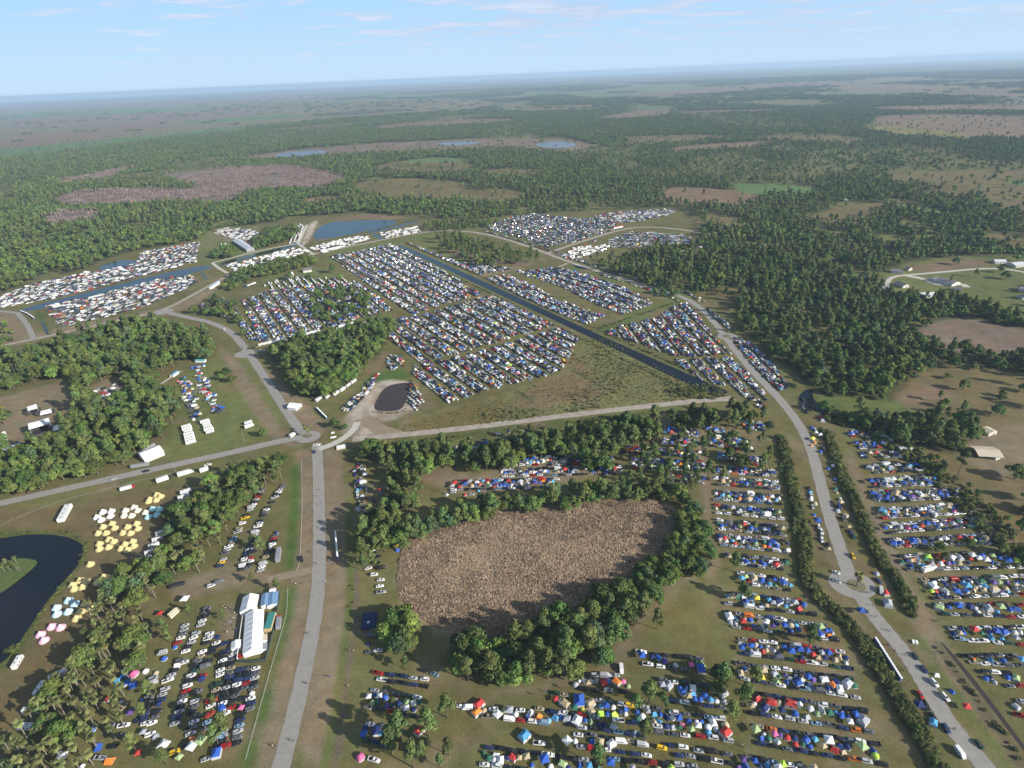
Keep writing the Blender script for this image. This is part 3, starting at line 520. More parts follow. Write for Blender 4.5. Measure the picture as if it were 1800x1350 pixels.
S('road', [(960, 446), (1000, 432), (1050, 416), (1090, 404), (1130, 398), (1190, 402), (1250, 412)], 7.0, .090, GRAVEL, 'pale road between the two farthest tent lots')
S('road', [(373, 462), (400, 455), (450, 442), (500, 432), (524, 428)], 5.5, .046, CONC, 'white dirt road beside the narrow canal near the metal barn')
S('road', [(373, 462), (385, 472), (400, 480)], 5.5, .094, CONC, 'white dirt crossing at the canal end')
S('road', [(523, 428), (552, 448)], 5.5, .098, CONC, 'white dirt crossing between white camper lots')
S('road', [(524, 428), (532, 410), (540, 395)], 7.0, .092, CONC, 'white track beside the blue reservoir')
S('road', [(283, 675), (318, 652)], 2.6, .05, CONC, 'thin straight concrete strip at the wood edge')
S('road', [(1562, 506), (1558, 498), (1568, 486), (1600, 483), (1660, 478), (1720, 472), (1770, 472), (1830, 485)], 6, .05, CONC, 'pale curved driveway loop round the settlement houses')
S('road', [(1590, 484), (1625, 490), (1650, 502), (1690, 498), (1700, 505)], 9, .055, CONC, 'pale yard drive between the settlement houses')
S('road', [(980, 470), (998, 463)], 5, .05, GRAVEL, 'short gravel turnout at far rows')
S('path', [(470, 1020), (500, 1012), (540, 1004), (552, 1000)], 6, .042, mat('soil', (.24, .19, .13), .95, var=.15, scale=.3), 'bare soil cut across the ditch to the avenue')
S('path', [(640, 735), (660, 752), (700, 765)], 14, .038, mat('soil'), 'trampled soil between the brown pond and the track')
def disc(name, c, r, z, m, label, n=36, sq=1.0, rot=0):
    x, y = at(*c); pts = [(x+r*math.cos(t*2*math.pi/n)*math.cos(rot)-r*sq*math.sin(t*2*math.pi/n)*math.sin(rot), y+r*math.cos(t*2*math.pi/n)*math.sin(rot)+r*sq*math.sin(t*2*math.pi/n)*math.cos(rot)) for t in range(n)]
    return sheet(name, pts, z, m, label, px=False, sm=0)
disc('road', (1498, 1027), 12.8, .102, ASPH, 'grey asphalt ring of the lower right roundabout', sq=.85)
disc('traffic_island', (1505, 1029), 5.2, .140, mat('island_soil', (.17, .15, .085), .95, var=.2, scale=.4), 'round planted island of lower right roundabout', sq=.9)
disc('road', (1279, 592), 11.5, .102, ASPH, 'grey asphalt ring of the far right roundabout')
disc('traffic_island', (1277, 591), 4.6, .140, mat('island_soil'), 'small planted island of the far right roundabout')
disc('road', (542, 768), 10.5, .102, ASPH, 'grey asphalt ring where avenue and left road meet', sq=.9)
disc('traffic_island', (540, 766), 4.5, .140, mat('island_soil'), 'planted island at the junction above the avenue', sq=.7)
disc('road', (430, 622), 11, .106, ASPH, 'grey widened junction left of the round wood')
disc('road', (288, 548), 12, .110, ASPH, 'grey widened fork above the oak wood')

def water(name, col, rough):
    m = bpy.data.materials.new(name); m.use_nodes = True; t = m.node_tree; b = t.nodes['Principled BSDF']
    b.inputs['Base Color'].default_value = (*col, 1); b.inputs['Roughness'].default_value = rough; b.inputs['IOR'].default_value = 1.33
    g = N(t, 'ShaderNodeNewGeometry'); nz = N(t, 'ShaderNodeTexNoise'); nz.inputs['Scale'].default_value = .8; nz.inputs['Detail'].default_value = 3
    t.links.new(g.outputs['Position'], nz.inputs['Vector']); bp = N(t, 'ShaderNodeBump'); bp.inputs['Strength'].default_value = .10; bp.inputs['Distance'].default_value = .06
    t.links.new(nz.outputs['Fac'], bp.inputs['Height']); t.links.new(bp.outputs[0], b.inputs['Normal'])
    return m
WD = water('dark_water', (.010, .013, .018), .08); WB = water('blue_water', (.015, .028, .040), .2); WBR = water('brown_water', (.052, .038, .034), .35); WM = water('marsh_water', (.12, .15, .19), .3)
LAKE = [(-90, 950), (0, 947), (55, 938), (111, 941), (141, 953), (149, 964), (138, 994), (111, 1022), (78, 1063), (52, 1104), (24, 1141), (7, 1166), (-40, 1180), (-90, 1180)]
sheet('lake', LAKE, .030, WD, 'dark lake with a grassy spit at the left edge')
sheet('lake_spit', [(-90, 1010), (-20, 996), (30, 980), (62, 984), (67, 990), (58, 1000), (22, 1030), (-20, 1056), (-90, 1090)], .25, mat('spit_grass', (.085, .12, .035), .95, var=.25, scale=.5), 'green grassy spit reaching into the dark lake')
sheet('canal', [(693, 431), (706, 430), (860, 499), (1060, 592), (1262, 680), (1284, 690), (1262, 694), (1215, 679), (1040, 594), (850, 505)], .034, WD, 'dark straight canal running diagonally between the tent rows', sm=1)
sheet('canal', [(30, 545), (120, 522), (240, 492), (330, 471), (371, 466), (373, 470), (340, 480), (250, 502), (130, 531), (50, 548)], .034, WB, 'blue straight canal between the two left camper lots', sm=1)
sheet('canal', [(384, 465), (400, 458), (470, 441), (530, 427), (532, 430), (470, 446), (400, 462), (387, 468)], .034, WD, 'narrow dark canal beside the white dirt road', sm=1)
sheet('canal', [(652, 411), (660, 410), (676, 420), (672, 423)], .034, WB, 'short blue cut between white camper lots', sm=1)
sheet('pond', [(172, 472), (186, 463), (215, 457), (240, 458), (243, 462), (225, 470), (200, 477), (180, 477)], .034, WD, 'small dark crescent pond behind upper left camper lot')
sheet('reservoir', [(547, 423), (556, 404), (574, 391), (620, 388), (680, 386), (700, 389), (690, 396), (650, 405), (600, 416)], .034, WB, 'blue reservoir beyond the white camper lots')
sheet('reservoir', [(640, 408), (700, 396), (740, 386), (735, 390), (690, 402), (650, 410)], .040, WB, 'thin blue channel right of the reservoir', sm=1)
sheet('pond', [(656, 717), (663, 700), (676, 680), (698, 674), (720, 672), (722, 678), (716, 700), (708, 719), (690, 723), (664, 723)], .034, WBR, 'brown pond inside a pale sandy bank')
sheet('canal', [(1422, 683), (1430, 686), (1428, 698), (1440, 712), (1480, 728), (1540, 745), (1600, 775), (1595, 782), (1530, 755), (1470, 738), (1425, 720), (1402, 702), (1408, 690)], .034, WD, 'dark bending creek at the foot of the right forest')
sheet('pond', [(1505, 488), (1515, 478), (1527, 476), (1529, 484), (1520, 492)], .034, WB, 'small blue pond hidden beside the settlement')
sheet('marsh_water', [(480, 274), (500, 268), (560, 263), (580, 267), (545, 273), (500, 278)], .05, WM, 'pale open water in the far left marsh')
sheet('marsh_water', [(938, 254), (960, 249), (1000, 249), (1018, 256), (985, 261), (955, 259)], .05, WM, 'pale open water in the far right marsh')
sheet('marsh_water', [(760, 252), (800, 249), (850, 249), (830, 254), (780, 256)], .05, WM, 'thin pale water strip in the far marsh')
sheet('ditch', [(72, 566), (76, 564), (84, 580), (86, 588), (82, 589), (78, 580)], .034, WD, 'small dark ditch at lower left camper lot')
sheet('ditch', [(352, 478), (356, 477), (366, 491), (362, 492)], .034, WD, 'small dark ditch at right end of left lot')
sheet('ditch', [(1652, 1128), (1656, 1128), (1704, 1182), (1762, 1258), (1830, 1350), (1822, 1350), (1756, 1262), (1698, 1187)], .034, WBR, 'narrow muddy ditch between right road and field', sm=1)
#@@PLANTS
# ------------------------------------------------------------------ foliage sources
def crown_mesh(name, seed, kind, nleaf, leaf, trunk=True, tris=False):
    r = np.random.default_rng(seed); cl = []
    if kind == 'oak':
        hh = r.uniform(-1.2, 1.4); br = 1.45 if seed % 10 in (3, 5) else 1.0
        for k in range(13+seed % 4):
            a = r.uniform(0, 6.28); rad = r.uniform(1.0, 4.4); z = 7.2-rad*.55+r.uniform(-1.6, 1.6); cl.append((rad*math.cos(a), rad*math.sin(a), z, r.uniform(1.5, 2.6)))
        cl.append((0, 0, 8.6, 2.4)); base = ((.082, .134, .036) if br == 1 else (.100, .165, .038)) if seed % 10 != 1 else (.066, .100, .042); H = 5.5; tr = .42
    elif kind == 'pine':
        for k in range(12):
            z = r.uniform(6.5, 14.5); a = r.uniform(0, 6.28); rad = (1-(z-5.5)/12)*r.uniform(1.2, 4.0); cl.append((rad*math.cos(a), rad*math.sin(a), z, r.uniform(1.1, 2.0)))
        cl.append((0, 0, 15.2, 1.4)); cl.append((0, 0, 12, 1.9)); base = (.090, .134, .042); H = 14; tr = .26
    elif kind == 'bush':
        for k in range(7):
            a = r.uniform(0, 6.28); rad = r.uniform(.2, 1.5); cl.append((rad*math.cos(a), rad*math.sin(a), r.uniform(.7, 1.7), r.uniform(.8, 1.3)))
        base = (.100, .125, .042); H = .6; tr = .1; trunk = False
    elif kind == 'bare':
        for k in range(8):
            a = r.uniform(0, 6.28); rad = r.uniform(.2, 2.0); cl.append((rad*math.cos(a), rad*math.sin(a), r.uniform(4, 9), r.uniform(.9, 1.6)))
        base = (.245, .205, .17); H = 9; tr = .2
    per = max(1, nleaf//len(cl)); V = []; C = []
    for (x, y, z, s) in cl:
        d = r.normal(size=(per, 3)); d[:, 2] = np.abs(d[:, 2])*1.0-.35*r.random(per); d /= np.linalg.norm(d, axis=1)[:, None]
        p = np.array([x, y, z])+d*s*np.array([1, 1, .82])*r.uniform(.72, 1.08, (per, 1))
        nn = d+r.normal(scale=.42, size=d.shape); nn /= np.linalg.norm(nn, axis=1)[:, None]
        u = np.cross(nn, r.normal(size=d.shape)); u /= np.linalg.norm(u, axis=1)[:, None]; v = np.cross(nn, u)
        q = leaf*r.uniform(.6, 1.35, (per, 1)); u = u*q; v = v*q*.75
        V.append(np.stack([p-u-v, p+u-v*.7, p+u*.8+v, p-u*.7+v*.9], 1).reshape(-1, 3))
        tn = np.array(base)*r.uniform(.78, 1.25)*np.array([r.uniform(.9, 1.15), 1, r.uniform(.85, 1.15)])
        C.append(np.repeat(np.clip(tn*r.uniform(.8, 1.22, (per, 1)), 0, 1), 4, 0))
    V = np.vstack(V); C = np.vstack(C); F = np.arange(len(V)).reshape(-1, 4)
    return V, F, C, cl, H, tr
def tube_np(a, b, r0, r1, n=6):
    a, b = Vector(a), Vector(b); d = (b-a).normalized(); u = d.orthogonal().normalized(); v = d.cross(u); vs = []
    for c, rr in ((a, r0), (b, r1)):
        for i in range(n): t = 2*math.pi*i/n; vs.append(c+u*math.cos(t)*rr+v*math.sin(t)*rr)
    return np.array(vs), np.array([(i, (i+1) % n, n+(i+1) % n, n+i) for i in range(n)])
def trunk_np(cl, H, tr, limbs, n=6):
    Vs = []; Fs = []; o = 0
    segs = [((0, 0, 0), (.12, .08, H*.5), tr, tr*.75), ((.12, .08, H*.5), (0, 0, H), tr*.75, tr*.4)]
    for (x, y, z, s) in cl[:limbs]: segs.append(((.1, .05, max(.3, min(H*.6, z-2.5))), (x*.8, y*.8, z), tr*.42, tr*.12))
    for a, b, r0, r1 in segs:
        v, f = tube_np(a, b, r0, r1, n); Vs.append(v); Fs.append(f+o); o += len(v)
    return np.vstack(Vs), np.vstack(Fs)
def tree_src(name, seed, kind, nleaf, leaf, limbs=5, n=6):
    V, F, C, cl, H, tr = crown_mesh(name, seed, kind, nleaf, leaf)
    crown = mesh_np(name+'_crown', V, F, [LEAF], colname='tint', col=C)
    if kind == 'bush': return crown, crown, None
    tv, tf = trunk_np(cl, H, tr, limbs, n); trunk = mesh_np(name+'_trunk', tv, tf, [BARK])
    A = np.vstack([V, tv]); G = np.vstack([F, tf+len(V)]); mi = np.concatenate([np.zeros(len(F)), np.ones(len(tf))])
    CC = np.vstack([C, np.full((len(tv), 3), .1)])
    whole = mesh_np(name, A, G, [LEAF, BARK], mi, 'tint', CC)
    return whole, crown, trunk
def palm_src(name, seed, h=7.5, nf=30, big=1.0):
    r = np.random.default_rng(seed); V = []; F = []; C = []
    for k in range(nf):
        a = r.uniform(0, 6.28); el = r.uniform(-.7, 1.3); L = r.uniform(1.6, 2.4)*big; w_ = .62*big
        d = np.array([math.cos(a), math.sin(a), 0]); s = np.array([-math.sin(a), math.cos(a), 0]); p = np.array([0, 0, h]); tn = np.array((.125, .145, .052))*r.uniform(.75, 1.3)
        pts = [p]
        for i in range(3):
            e = el-i*.5; p = p+(d*math.cos(e)+np.array([0, 0, 1])*math.sin(e))*L/3; pts.append(p)
        ws = [.12, w_, w_*.9, .1]; b = len(V)
        for q, ww in zip(pts, ws): V += [q-s*ww, q+s*ww]; C += [tn, tn*1.1]
        for i in range(3): F.append((b+2*i, b+2*i+1, b+2*i+3, b+2*i+2))
    V = np.array(V); F = np.array(F); C = np.array(C)
    crown = mesh_np(name+'_crown', V, F, [LEAF], colname='tint', col=C)
    tv, tf = tube_np((0, 0, 0), (.15, .1, h), .24, .17, 7); trunk = mesh_np(name+'_trunk', tv, tf, [BARKP])
    whole = mesh_np(name, np.vstack([V, tv]), np.vstack([F, tf+len(V)]), [LEAF, BARKP], np.concatenate([np.zeros(len(F)), np.ones(len(tf))]), 'tint', np.vstack([C, np.full((len(tv), 3), .1)]))
    return whole, crown, trunk
HI = {'oak': [tree_src('oak', 10+i, 'oak', 1500, .42) for i in range(7)],
      'pine': [tree_src('pine', 30+i, 'pine', 1250, .36, 6) for i in range(6)],
      'palm': [palm_src('palm', 50+i, 6.5+i*.8) for i in range(4)],
      'bush': [tree_src('bush', 60+i, 'bush', 330, .26) for i in range(4)]}
LO = {'oak': [tree_src('oak_far', 110+i, 'oak', 150, 1.15, 0, 3)[0] for i in range(6)],
      'pine': [tree_src('pine_far', 130+i, 'pine', 120, 1.0, 0, 3)[0] for i in range(6)],
      'bare': [tree_src('bare_far', 150+i, 'bare', 60, .5, 3, 3)[0] for i in range(3)],
      'bush': [tree_src('bush_far', 160+i, 'bush', 44, .7)[0] for i in range(3)]}
def cluster(name, seed, n, R_):
    r = np.random.default_rng(seed); Vs = []; Fs = []; Cs = []; o = 0
    for k in range(n):
        a = r.uniform(0, 6.28); rad = R_*math.sqrt(r.random()); V, F, C, *_ = crown_mesh('c', seed*50+k, 'oak' if r.random() < .4 else 'pine', 28, 2.1)
        V = V*r.uniform(.7, 1.1)+np.array([rad*math.cos(a), rad*math.sin(a), 0]); Vs.append(V); Fs.append(F+o); Cs.append(C*r.uniform(.8, 1.2)); o += len(V)
    return mesh_np(name, np.vstack(Vs), np.vstack(Fs), [LEAF], colname='tint', col=np.vstack(Cs))
CLU = [cluster('grove', 5+i, 22, 26) for i in range(4)]
W1 = (1, 1, 1)
HIK = ['oak', 'pine', 'palm', 'bush']; HOFF = {}; its = []
for k in HIK:
    HOFF[k] = len(its); its += [(k, m[0], W1) for m in HI[k]]
source('near_plants', its)
LOFF = {}; its = []
for k in ('oak', 'pine', 'bare', 'bush'):
    LOFF[k] = len(its); its += [(k, m, W1) for m in LO[k]]
source('far_plants', its); source('groves', [('grove', m, W1) for m in CLU])

# every near plant placement: (kind, x, y, scale, zone)
PL = []
def poly_scatter(poly, spacing, jit=.45, ragged=0):
    p = P(poly) if poly[0][1] > 0 or True else poly
    x0, y0 = p.min(0); x1, y1 = p.max(0); X, Y = np.meshgrid(np.arange(x0, x1+spacing, spacing), np.arange(y0, y1+spacing, spacing))
    X = X+(np.arange(X.shape[0]) % 2)[:, None]*spacing*.5; X = (X+RN.uniform(-jit, jit, X.shape)*spacing).ravel(); Y = (Y+RN.uniform(-jit, jit, Y.shape)*spacing).ravel()
    m = inside(p, X, Y); return X[m], Y[m]
def wood(poly, spacing, mix, zone, smin=.75, smax=1.15, keep=1.0, holes=()):
    X, Y = poly_scatter(poly, spacing)
    ok = RN.random(len(X)) < keep
    for h in holes: ok &= ~inside(P(h), X, Y)
    ks = list(mix); pr = np.array([mix[k] for k in ks], float); pr /= pr.sum()
    for x, y in zip(X[ok], Y[ok]):
        k = ks[RN.choice(len(ks), p=pr)]; PL.append((k, x, y, RN.uniform(smin, smax)*(1.18 if k != 'bush' else 1), zone))
def solo(kind, pts, zone, s=1.0):
    for q in pts:
        x, y = at(q[0], q[1]); PL.append((kind, x, y, s*1.22*(q[2] if len(q) > 2 else 1)*random.uniform(.9, 1.1), zone))
# woods (spots are where the trunks stand)
wood([(-60, 640), (0, 632), (74, 620), (140, 596), (207, 578), (252, 572), (290, 572), (320, 590), (372, 592), (378, 618), (366, 634), (320, 638), (296, 655), (273, 680), (302, 692), (314, 722), (302, 756), (272, 784), (237, 812), (178, 836), (118, 850), (53, 870), (-60, 885)],
     8.2, {'oak': 6, 'pine': 2, 'palm': 1}, 'big wood at left', .8, 1.25,
     holes=[[(-60, 698), (0, 692), (60, 678), (128, 662), (140, 700), (125, 735), (115, 775), (60, 790), (0, 800), (-60, 800)], [(150, 690), (205, 655), (230, 690), (180, 725)]])
solo('oak', [(8, 745, 1.3), (-8, 735, 1.2), (128, 765, 1.0)], 'fairground', 1)
wood([(468, 628), (510, 612), (590, 592), (660, 572), (690, 572), (690, 595), (660, 635), (640, 655), (590, 696), (557, 706), (530, 698), (510, 680), (500, 660), (490, 640)], 7.8, {'oak': 7, 'pine': 2, 'palm': 1}, 'round wood above the junction', .8, 1.25)
wood([(345, 872), (395, 842), (440, 822), (500, 815), (500, 846), (448, 884), (405, 936), (378, 975), (360, 1010), (310, 1022), (262, 1018), (285, 965), (312, 905)], 7.2, {'oak': 4, 'palm': 5, 'pine': 1}, 'tree strip left of the avenue', .75, 1.1)
wood([(215, 1008), (262, 1000), (300, 1012), (296, 1040), (270, 1062), (225, 1055)], 6.6, {'oak': 3, 'palm': 2}, 'tree strip left of the avenue', .8, 1.1)
wood([(200, 1030), (245, 1035), (262, 1060), (262, 1100), (275, 1130), (255, 1175), (232, 1215), (222, 1280), (170, 1350), (130, 1400), (-20, 1400), (10, 1310), (70, 1265), (98, 1215), (150, 1150), (165, 1080)], 6.2, {'palm': 9, 'oak': 2}, 'palm grove at lower left', .85, 1.15)
wood([(640, 905), (700, 935), (740, 930), (830, 905), (900, 892), (960, 885), (1060, 868), (1130, 862), (1195, 872), (1200, 888), (1150, 886), (1060, 892), (960, 905), (890, 912), (820, 926), (740, 948), (700, 970), (640, 975)], 6.6, {'oak': 5, 'pine': 5}, 'north shore of the dry marsh', .75, 1.15)
wood([(1186, 880), (1215, 892), (1236, 930), (1250, 985), (1232, 1012), (1190, 1022), (1158, 1050), (1120, 1060), (1050, 1065), (1120, 1010), (1170, 978), (1194, 935)], 5.0, {'oak': 6, 'bush': 3}, 'east shore of the dry marsh', .6, .9)
wood([(1050, 1058), (1120, 1050), (1155, 1052), (1128, 1098), (1085, 1152), (1040, 1182), (985, 1198), (890, 1222), (830, 1208), (785, 1180), (795, 1142), (840, 1136), (925, 1132), (990, 1085)], 7.6, {'oak': 6, 'pine': 3}, 'south shore of the dry marsh', .85, 1.25)
wood([(670, 1100), (700, 1080), (722, 1100), (725, 1140), (700, 1155), (668, 1150)], 7.5, {'oak': 1}, 'west shore of the dry marsh', .85, 1.2)
wood([(690, 800), (760, 800), (800, 802), (880, 790), (940, 776), (1000, 768), (1080, 752), (1160, 750), (1185, 748), (1160, 775), (1090, 802), (1060, 828), (1030, 828), (1000, 806), (930, 812), (880, 838), (800, 828), (700, 828)], 7.4, {'pine': 6, 'oak': 5}, 'tree belt below the gravel track', .8, 1.2)
wood([(1180, 750), (1215, 728), (1300, 728), (1335, 728), (1340, 745), (1290, 760), (1210, 765)], 7.5, {'pine': 5, 'oak': 5}, 'tree belt below the gravel track', .75, 1.05)
wood([(610, 800), (640, 790), (720, 795), (760, 830), (740, 900), (700, 930), (640, 920), (690, 870), (680, 830)], 8.6, {'pine': 6, 'oak': 3}, 'campsite trees right of the avenue', .7, 1.0)
wood([(630, 930), (660, 940), (670, 1010), (640, 1015)], 8, {'pine': 1}, 'campsite trees right of the avenue', .7, .95)
wood([(1095, 790), (1180, 770), (1240, 770), (1250, 880), (1200, 870), (1100, 850)], 12, {'pine': 1}, 'campsite trees above the dry marsh', .6, .95)
wood([(1240, 770), (1350, 740), (1370, 840), (1260, 850)], 14, {'pine': 1, 'oak': .3}, 'campsite trees above the dry marsh', .55, .85)
solo('pine', [(1154, 1106), (1140, 1238), (1118, 1252, .8), (1165, 1245, .8), (1133, 1302, .9), (1050, 1345), (1268, 1205), (1282, 1270), (1322, 1210), (1305, 1240), (1422, 1136, .9), (1412, 1250, .3), (693, 1245, .5), (787, 1262), (755, 1295), (752, 1275, .8),
              (690, 1325, 1.2), (705, 1300, 1.1), (742, 1325, .6), (790, 1328, .7), (775, 1350, .6), (715, 1178, .7), (1290, 1005), (1302, 1050, .8), (1310, 1058, .7), (1390, 945, .7), (1388, 938, .8), (1325, 935, .5), (1300, 830, .6), (728, 1350, 1.1),
              (450, 965, .8), (462, 972, .9), (300, 1130, .7), (290, 1110, .6), (395, 1090, .5), (380, 1245, .6), (400, 1300, 1.1), (385, 1310, .9), (240, 1320, .8), (295, 1345, .7), (255, 1260, .6), (268, 1225, .8), (335, 1080, .5), (445, 1025, .5), (490, 1040, .6)], 'open campsite', .85)
solo('oak', [(1268, 1200, .8), (1260, 1218, .6), (1650, 970, .5), (1660, 985, .5), (1700, 960, .5), (1760, 975, .6), (1800, 985, .8), (590, 752, .7), (608, 755, .5), (500, 640, .6), (400, 660, .8), (408, 672, .7), (388, 668, .7), (463, 768, .6)], 'open campsite', 1)
solo('palm', [(1505, 1030, 1.1), (1507, 1032, .8), (1277, 592, .7), (1281, 590, .6), (540, 766, .9), (545, 770, .7), (428, 620, .6), (536, 760, .6)], 'roundabout island', 1)
wood([(-60, 1005), (0, 995), (40, 988), (56, 992), (50, 1000), (0, 1022), (-60, 1040)], 4.5, {'palm': 1}, 'grassy spit in the lake', .5, .7)
wood([(-30, 560), (0, 556), (20, 575), (25, 600), (10, 606), (-30, 612)], 8, {'oak': 1}, 'left edge hedge', .4, .6, .7)
wood([(390, 510), (420, 480), (470, 465), (540, 452), (560, 465), (510, 478), (450, 492), (410, 512)], 9, {'oak': 1}, 'tree line above the left lot', .6, .9)
wood([(330, 555), (375, 530), (410, 525), (430, 560), (420, 575), (380, 560)], 15, {'oak': 1}, 'left lot trees', .7, 1.0)
wood([(540, 520), (600, 505), (650, 520), (660, 548), (600, 560), (560, 575)], 13, {'oak': 1}, 'left lot trees', .6, .9)
solo('oak', [(512, 492, 1.1), (545, 490, .9), (430, 590, .6), (445, 540, .7), (585, 480, .9), (600, 492, .8)], 'left lot trees', 1)
wood([(372, 455), (380, 442), (415, 440), (410, 455)], 8, {'oak': 1}, 'oaks by the metal barn', .7, 1)
wood([(445, 425), (470, 408), (520, 400), (528, 412), (500, 428), (450, 440)], 9.5, {'oak': 1}, 'oaks by the metal barn', .8, 1.1)
wood([(765, 425), (800, 412), (860, 430), (960, 460), (900, 470), (840, 468), (790, 450)], 13, {'pine': 2, 'oak': 1}, 'pines between the far lots', .7, 1)
wood([(740, 400), (810, 388), (880, 392), (850, 402), (760, 410)], 12, {'oak': 1, 'pine': 1}, 'pines between the far lots', .6, .9)
wood([(1125, 492), (1180, 505), (1195, 525), (1150, 520)], 10, {'oak': 1}, 'pines between the far lots', .5, .7)
# rough growth of the triangle and the banks
def line_scatter(pts, width, step, kinds, zone, smin, smax, store=None, keep=1):
    p = smooth(P(pts), 2); seg = np.linalg.norm(np.diff(p, axis=0), axis=1); L = np.concatenate([[0], np.cumsum(seg)])
    n = int(L[-1]/step*max(1, width/step)); s = RN.uniform(0, L[-1], n); x = np.interp(s, L, p[:, 0]); y = np.interp(s, L, p[:, 1])
    x += RN.uniform(-.5, .5, n)*width; y += RN.uniform(-.5, .5, n)*width
    for a, b in zip(x, y):
        if RN.random() < keep: (PL if store is None else store).append((kinds[int(RN.integers(len(kinds)))], a, b, RN.uniform(smin, smax), zone))
HEDGES = [([(1372, 770), (1388, 830), (1398, 883), (1409, 926), (1417, 963), (1411, 1000), (1422, 1032), (1452, 1061), (1489, 1098), (1519, 1132), (1541, 1170), (1567, 1207), (1596, 1256), (1630, 1310), (1655, 1375)], 5.8, 'long dark green hedge winding left of the right road'),
          ([(1452, 760), (1468, 800), (1487, 852), (1507, 892), (1522, 930), (1542, 975), (1567, 1010), (1590, 1042), (1604, 1082)], 5.8, 'long dark green hedge between the right road and outer field')]
def rows_of(items, offs, srcs):
    return [(x, y, 0, RN.uniform(0, 6.28), s*RN.uniform(.85, 1.15), s*RN.uniform(.85, 1.15), s*RN.uniform(.75, 1.25), offs[k]+int(RN.integers(len(srcs[k])))) for k, x, y, s, z in items]
for pts, wd, lab in HEDGES:
    st = []; line_scatter(pts, wd, 1.3, ['bush'], 'h', .55, 1.15, st); st2 = []; line_scatter(pts, wd*.7, 9, ['oak'], 'h', .24, .42, st2)
    scatter('hedge', rows_of(st+st2, HOFF, HI), 'near_plants', lab, None, 'stuff')
st = []
line_scatter([(1440, 722), (1500, 745), (1560, 775), (1640, 825), (1720, 905), (1800, 985), (1840, 1030)], 18, 4.0, ['bush'], 'c', .7, 1.5, st)
line_scatter([(1470, 735), (1560, 770), (1640, 820), (1720, 895), (1810, 970)], 22, 9.0, ['oak'], 'c', .25, .5, st)
scatter('creek_scrub', rows_of(st, HOFF, HI), 'near_plants', 'dense green scrub lining the dark creek on the right edge')
st = []
for poly, sp_, a, b in (([(1022, 596), (1060, 592), (1225, 680), (1245, 693), (1210, 703), (1040, 720), (860, 746), (720, 760), (700, 750), (800, 722), (900, 692), (990, 660), (1010, 618)], 3.6, .22, .48),
                        ([(640, 783), (860, 757), (1060, 733), (1190, 718), (1190, 724), (1060, 742), (860, 768), (650, 794)], 3.0, .3, .6),
                        ([(1180, 690), (1240, 672), (1280, 700), (1240, 706)], 4, .5, .9)):
    X, Y = poly_scatter(poly, sp_)
    st += [('bush', x, y, RN.uniform(a, b)*(1.7 if RN.random() < .05 else 1)*(.55+.75*max(0, float(vnoise(np.array([x]), np.array([y]), 28, 5)[0])+.35)), '') for x, y in zip(X, Y)]
scatter('rough_scrub', rows_of(st, HOFF, HI), 'near_plants', 'low rough scrub covering the triangular wetland beside the dark canal')
st = []
for pts, wd in (([(690, 436), (860, 513), (1040, 604), (1210, 688)], 3), ([(712, 428), (865, 494), (1062, 585), (1262, 674)], 3), ([(60, 548), (250, 503), (360, 476)], 2.5), ([(535, 432), (600, 418), (660, 405), (735, 385)], 5), ([(152, 955), (140, 1000), (112, 1028), (80, 1070), (54, 1110), (20, 1150)], 2.6), ([(0, 942), (55, 934), (111, 936), (146, 948)], 2.6),
                ([(1640, 1130), (1700, 1202), (1760, 1285), (1800, 1345)], 2), ([(722, 668), (726, 690), (714, 722), (690, 728), (655, 724)], 1.5), ([(1040, 582), (1120, 555), (1195, 530)], 3), ([(620, 790), (700, 782), (800, 772)], 8)):
    line_scatter(pts, wd, 2.4, ['bush'], '', .25, .6, st)
line_scatter([(10, 1150), (25, 1140)], 6, 3, ['bush'], '', .9, 1.6, st); line_scatter([(620, 1010), (616, 1100)], 3, 6, ['bush'], '', .3, .5, st)
scatter('bank_vegetation', rows_of(st, HOFF, HI), 'near_plants', 'low reeds and bushes fringing the canals, lake and ditches')
# reed tufts of the dry marsh
def tuft(seed, k_=1.0):
    r = np.random.default_rng(seed); V = []; C = []
    for k in range(14):
        a = r.uniform(0, 6.28); o = r.normal(scale=.30, size=2); h = r.uniform(.5, 1.0); ln = r.uniform(.1, .7); d = np.array([math.cos(a), math.sin(a)]); s = np.array([-d[1], d[0]])*.11
        t = o+d*ln; V += [(o[0]-s[0], o[1]-s[1], 0), (o[0]+s[0], o[1]+s[1], 0), (t[0]+s[0], t[1]+s[1], h), (t[0]-s[0], t[1]-s[1], h*.95)]
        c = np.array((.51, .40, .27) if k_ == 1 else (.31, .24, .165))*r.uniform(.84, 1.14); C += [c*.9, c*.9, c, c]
    return mesh_np('reed_tuft', np.array(V), np.arange(len(V)).reshape(-1, 4), [mat('reed', attr='tint', rough=.9, rnd=.22)], colname='tint', col=np.array(C))
source('reeds', [('reed_tuft', tuft(i, 1.0 if i < 4 else .6), W1) for i in range(7)])
MARSH = [(698, 1010), (708, 962), (740, 935), (830, 910), (930, 896), (1060, 884), (1150, 884), (1188, 900), (1192, 935), (1156, 990), (1096, 1034), (1000, 1084), (930, 1126), (845, 1126), (775, 1108), (728, 1080), (700, 1045)]
X, Y = poly_scatter(MARSH, 1.0)
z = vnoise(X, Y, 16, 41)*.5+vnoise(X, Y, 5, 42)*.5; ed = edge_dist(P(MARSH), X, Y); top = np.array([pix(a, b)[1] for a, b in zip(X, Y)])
DK = np.clip(vnoise(X, Y, 30, 43)*.5+vnoise(X, Y, 9, 44)*.35+.12+np.clip((8-ed)/8, 0, 1)*.45+np.clip((925-top)/50, 0, .35), 0, 1)
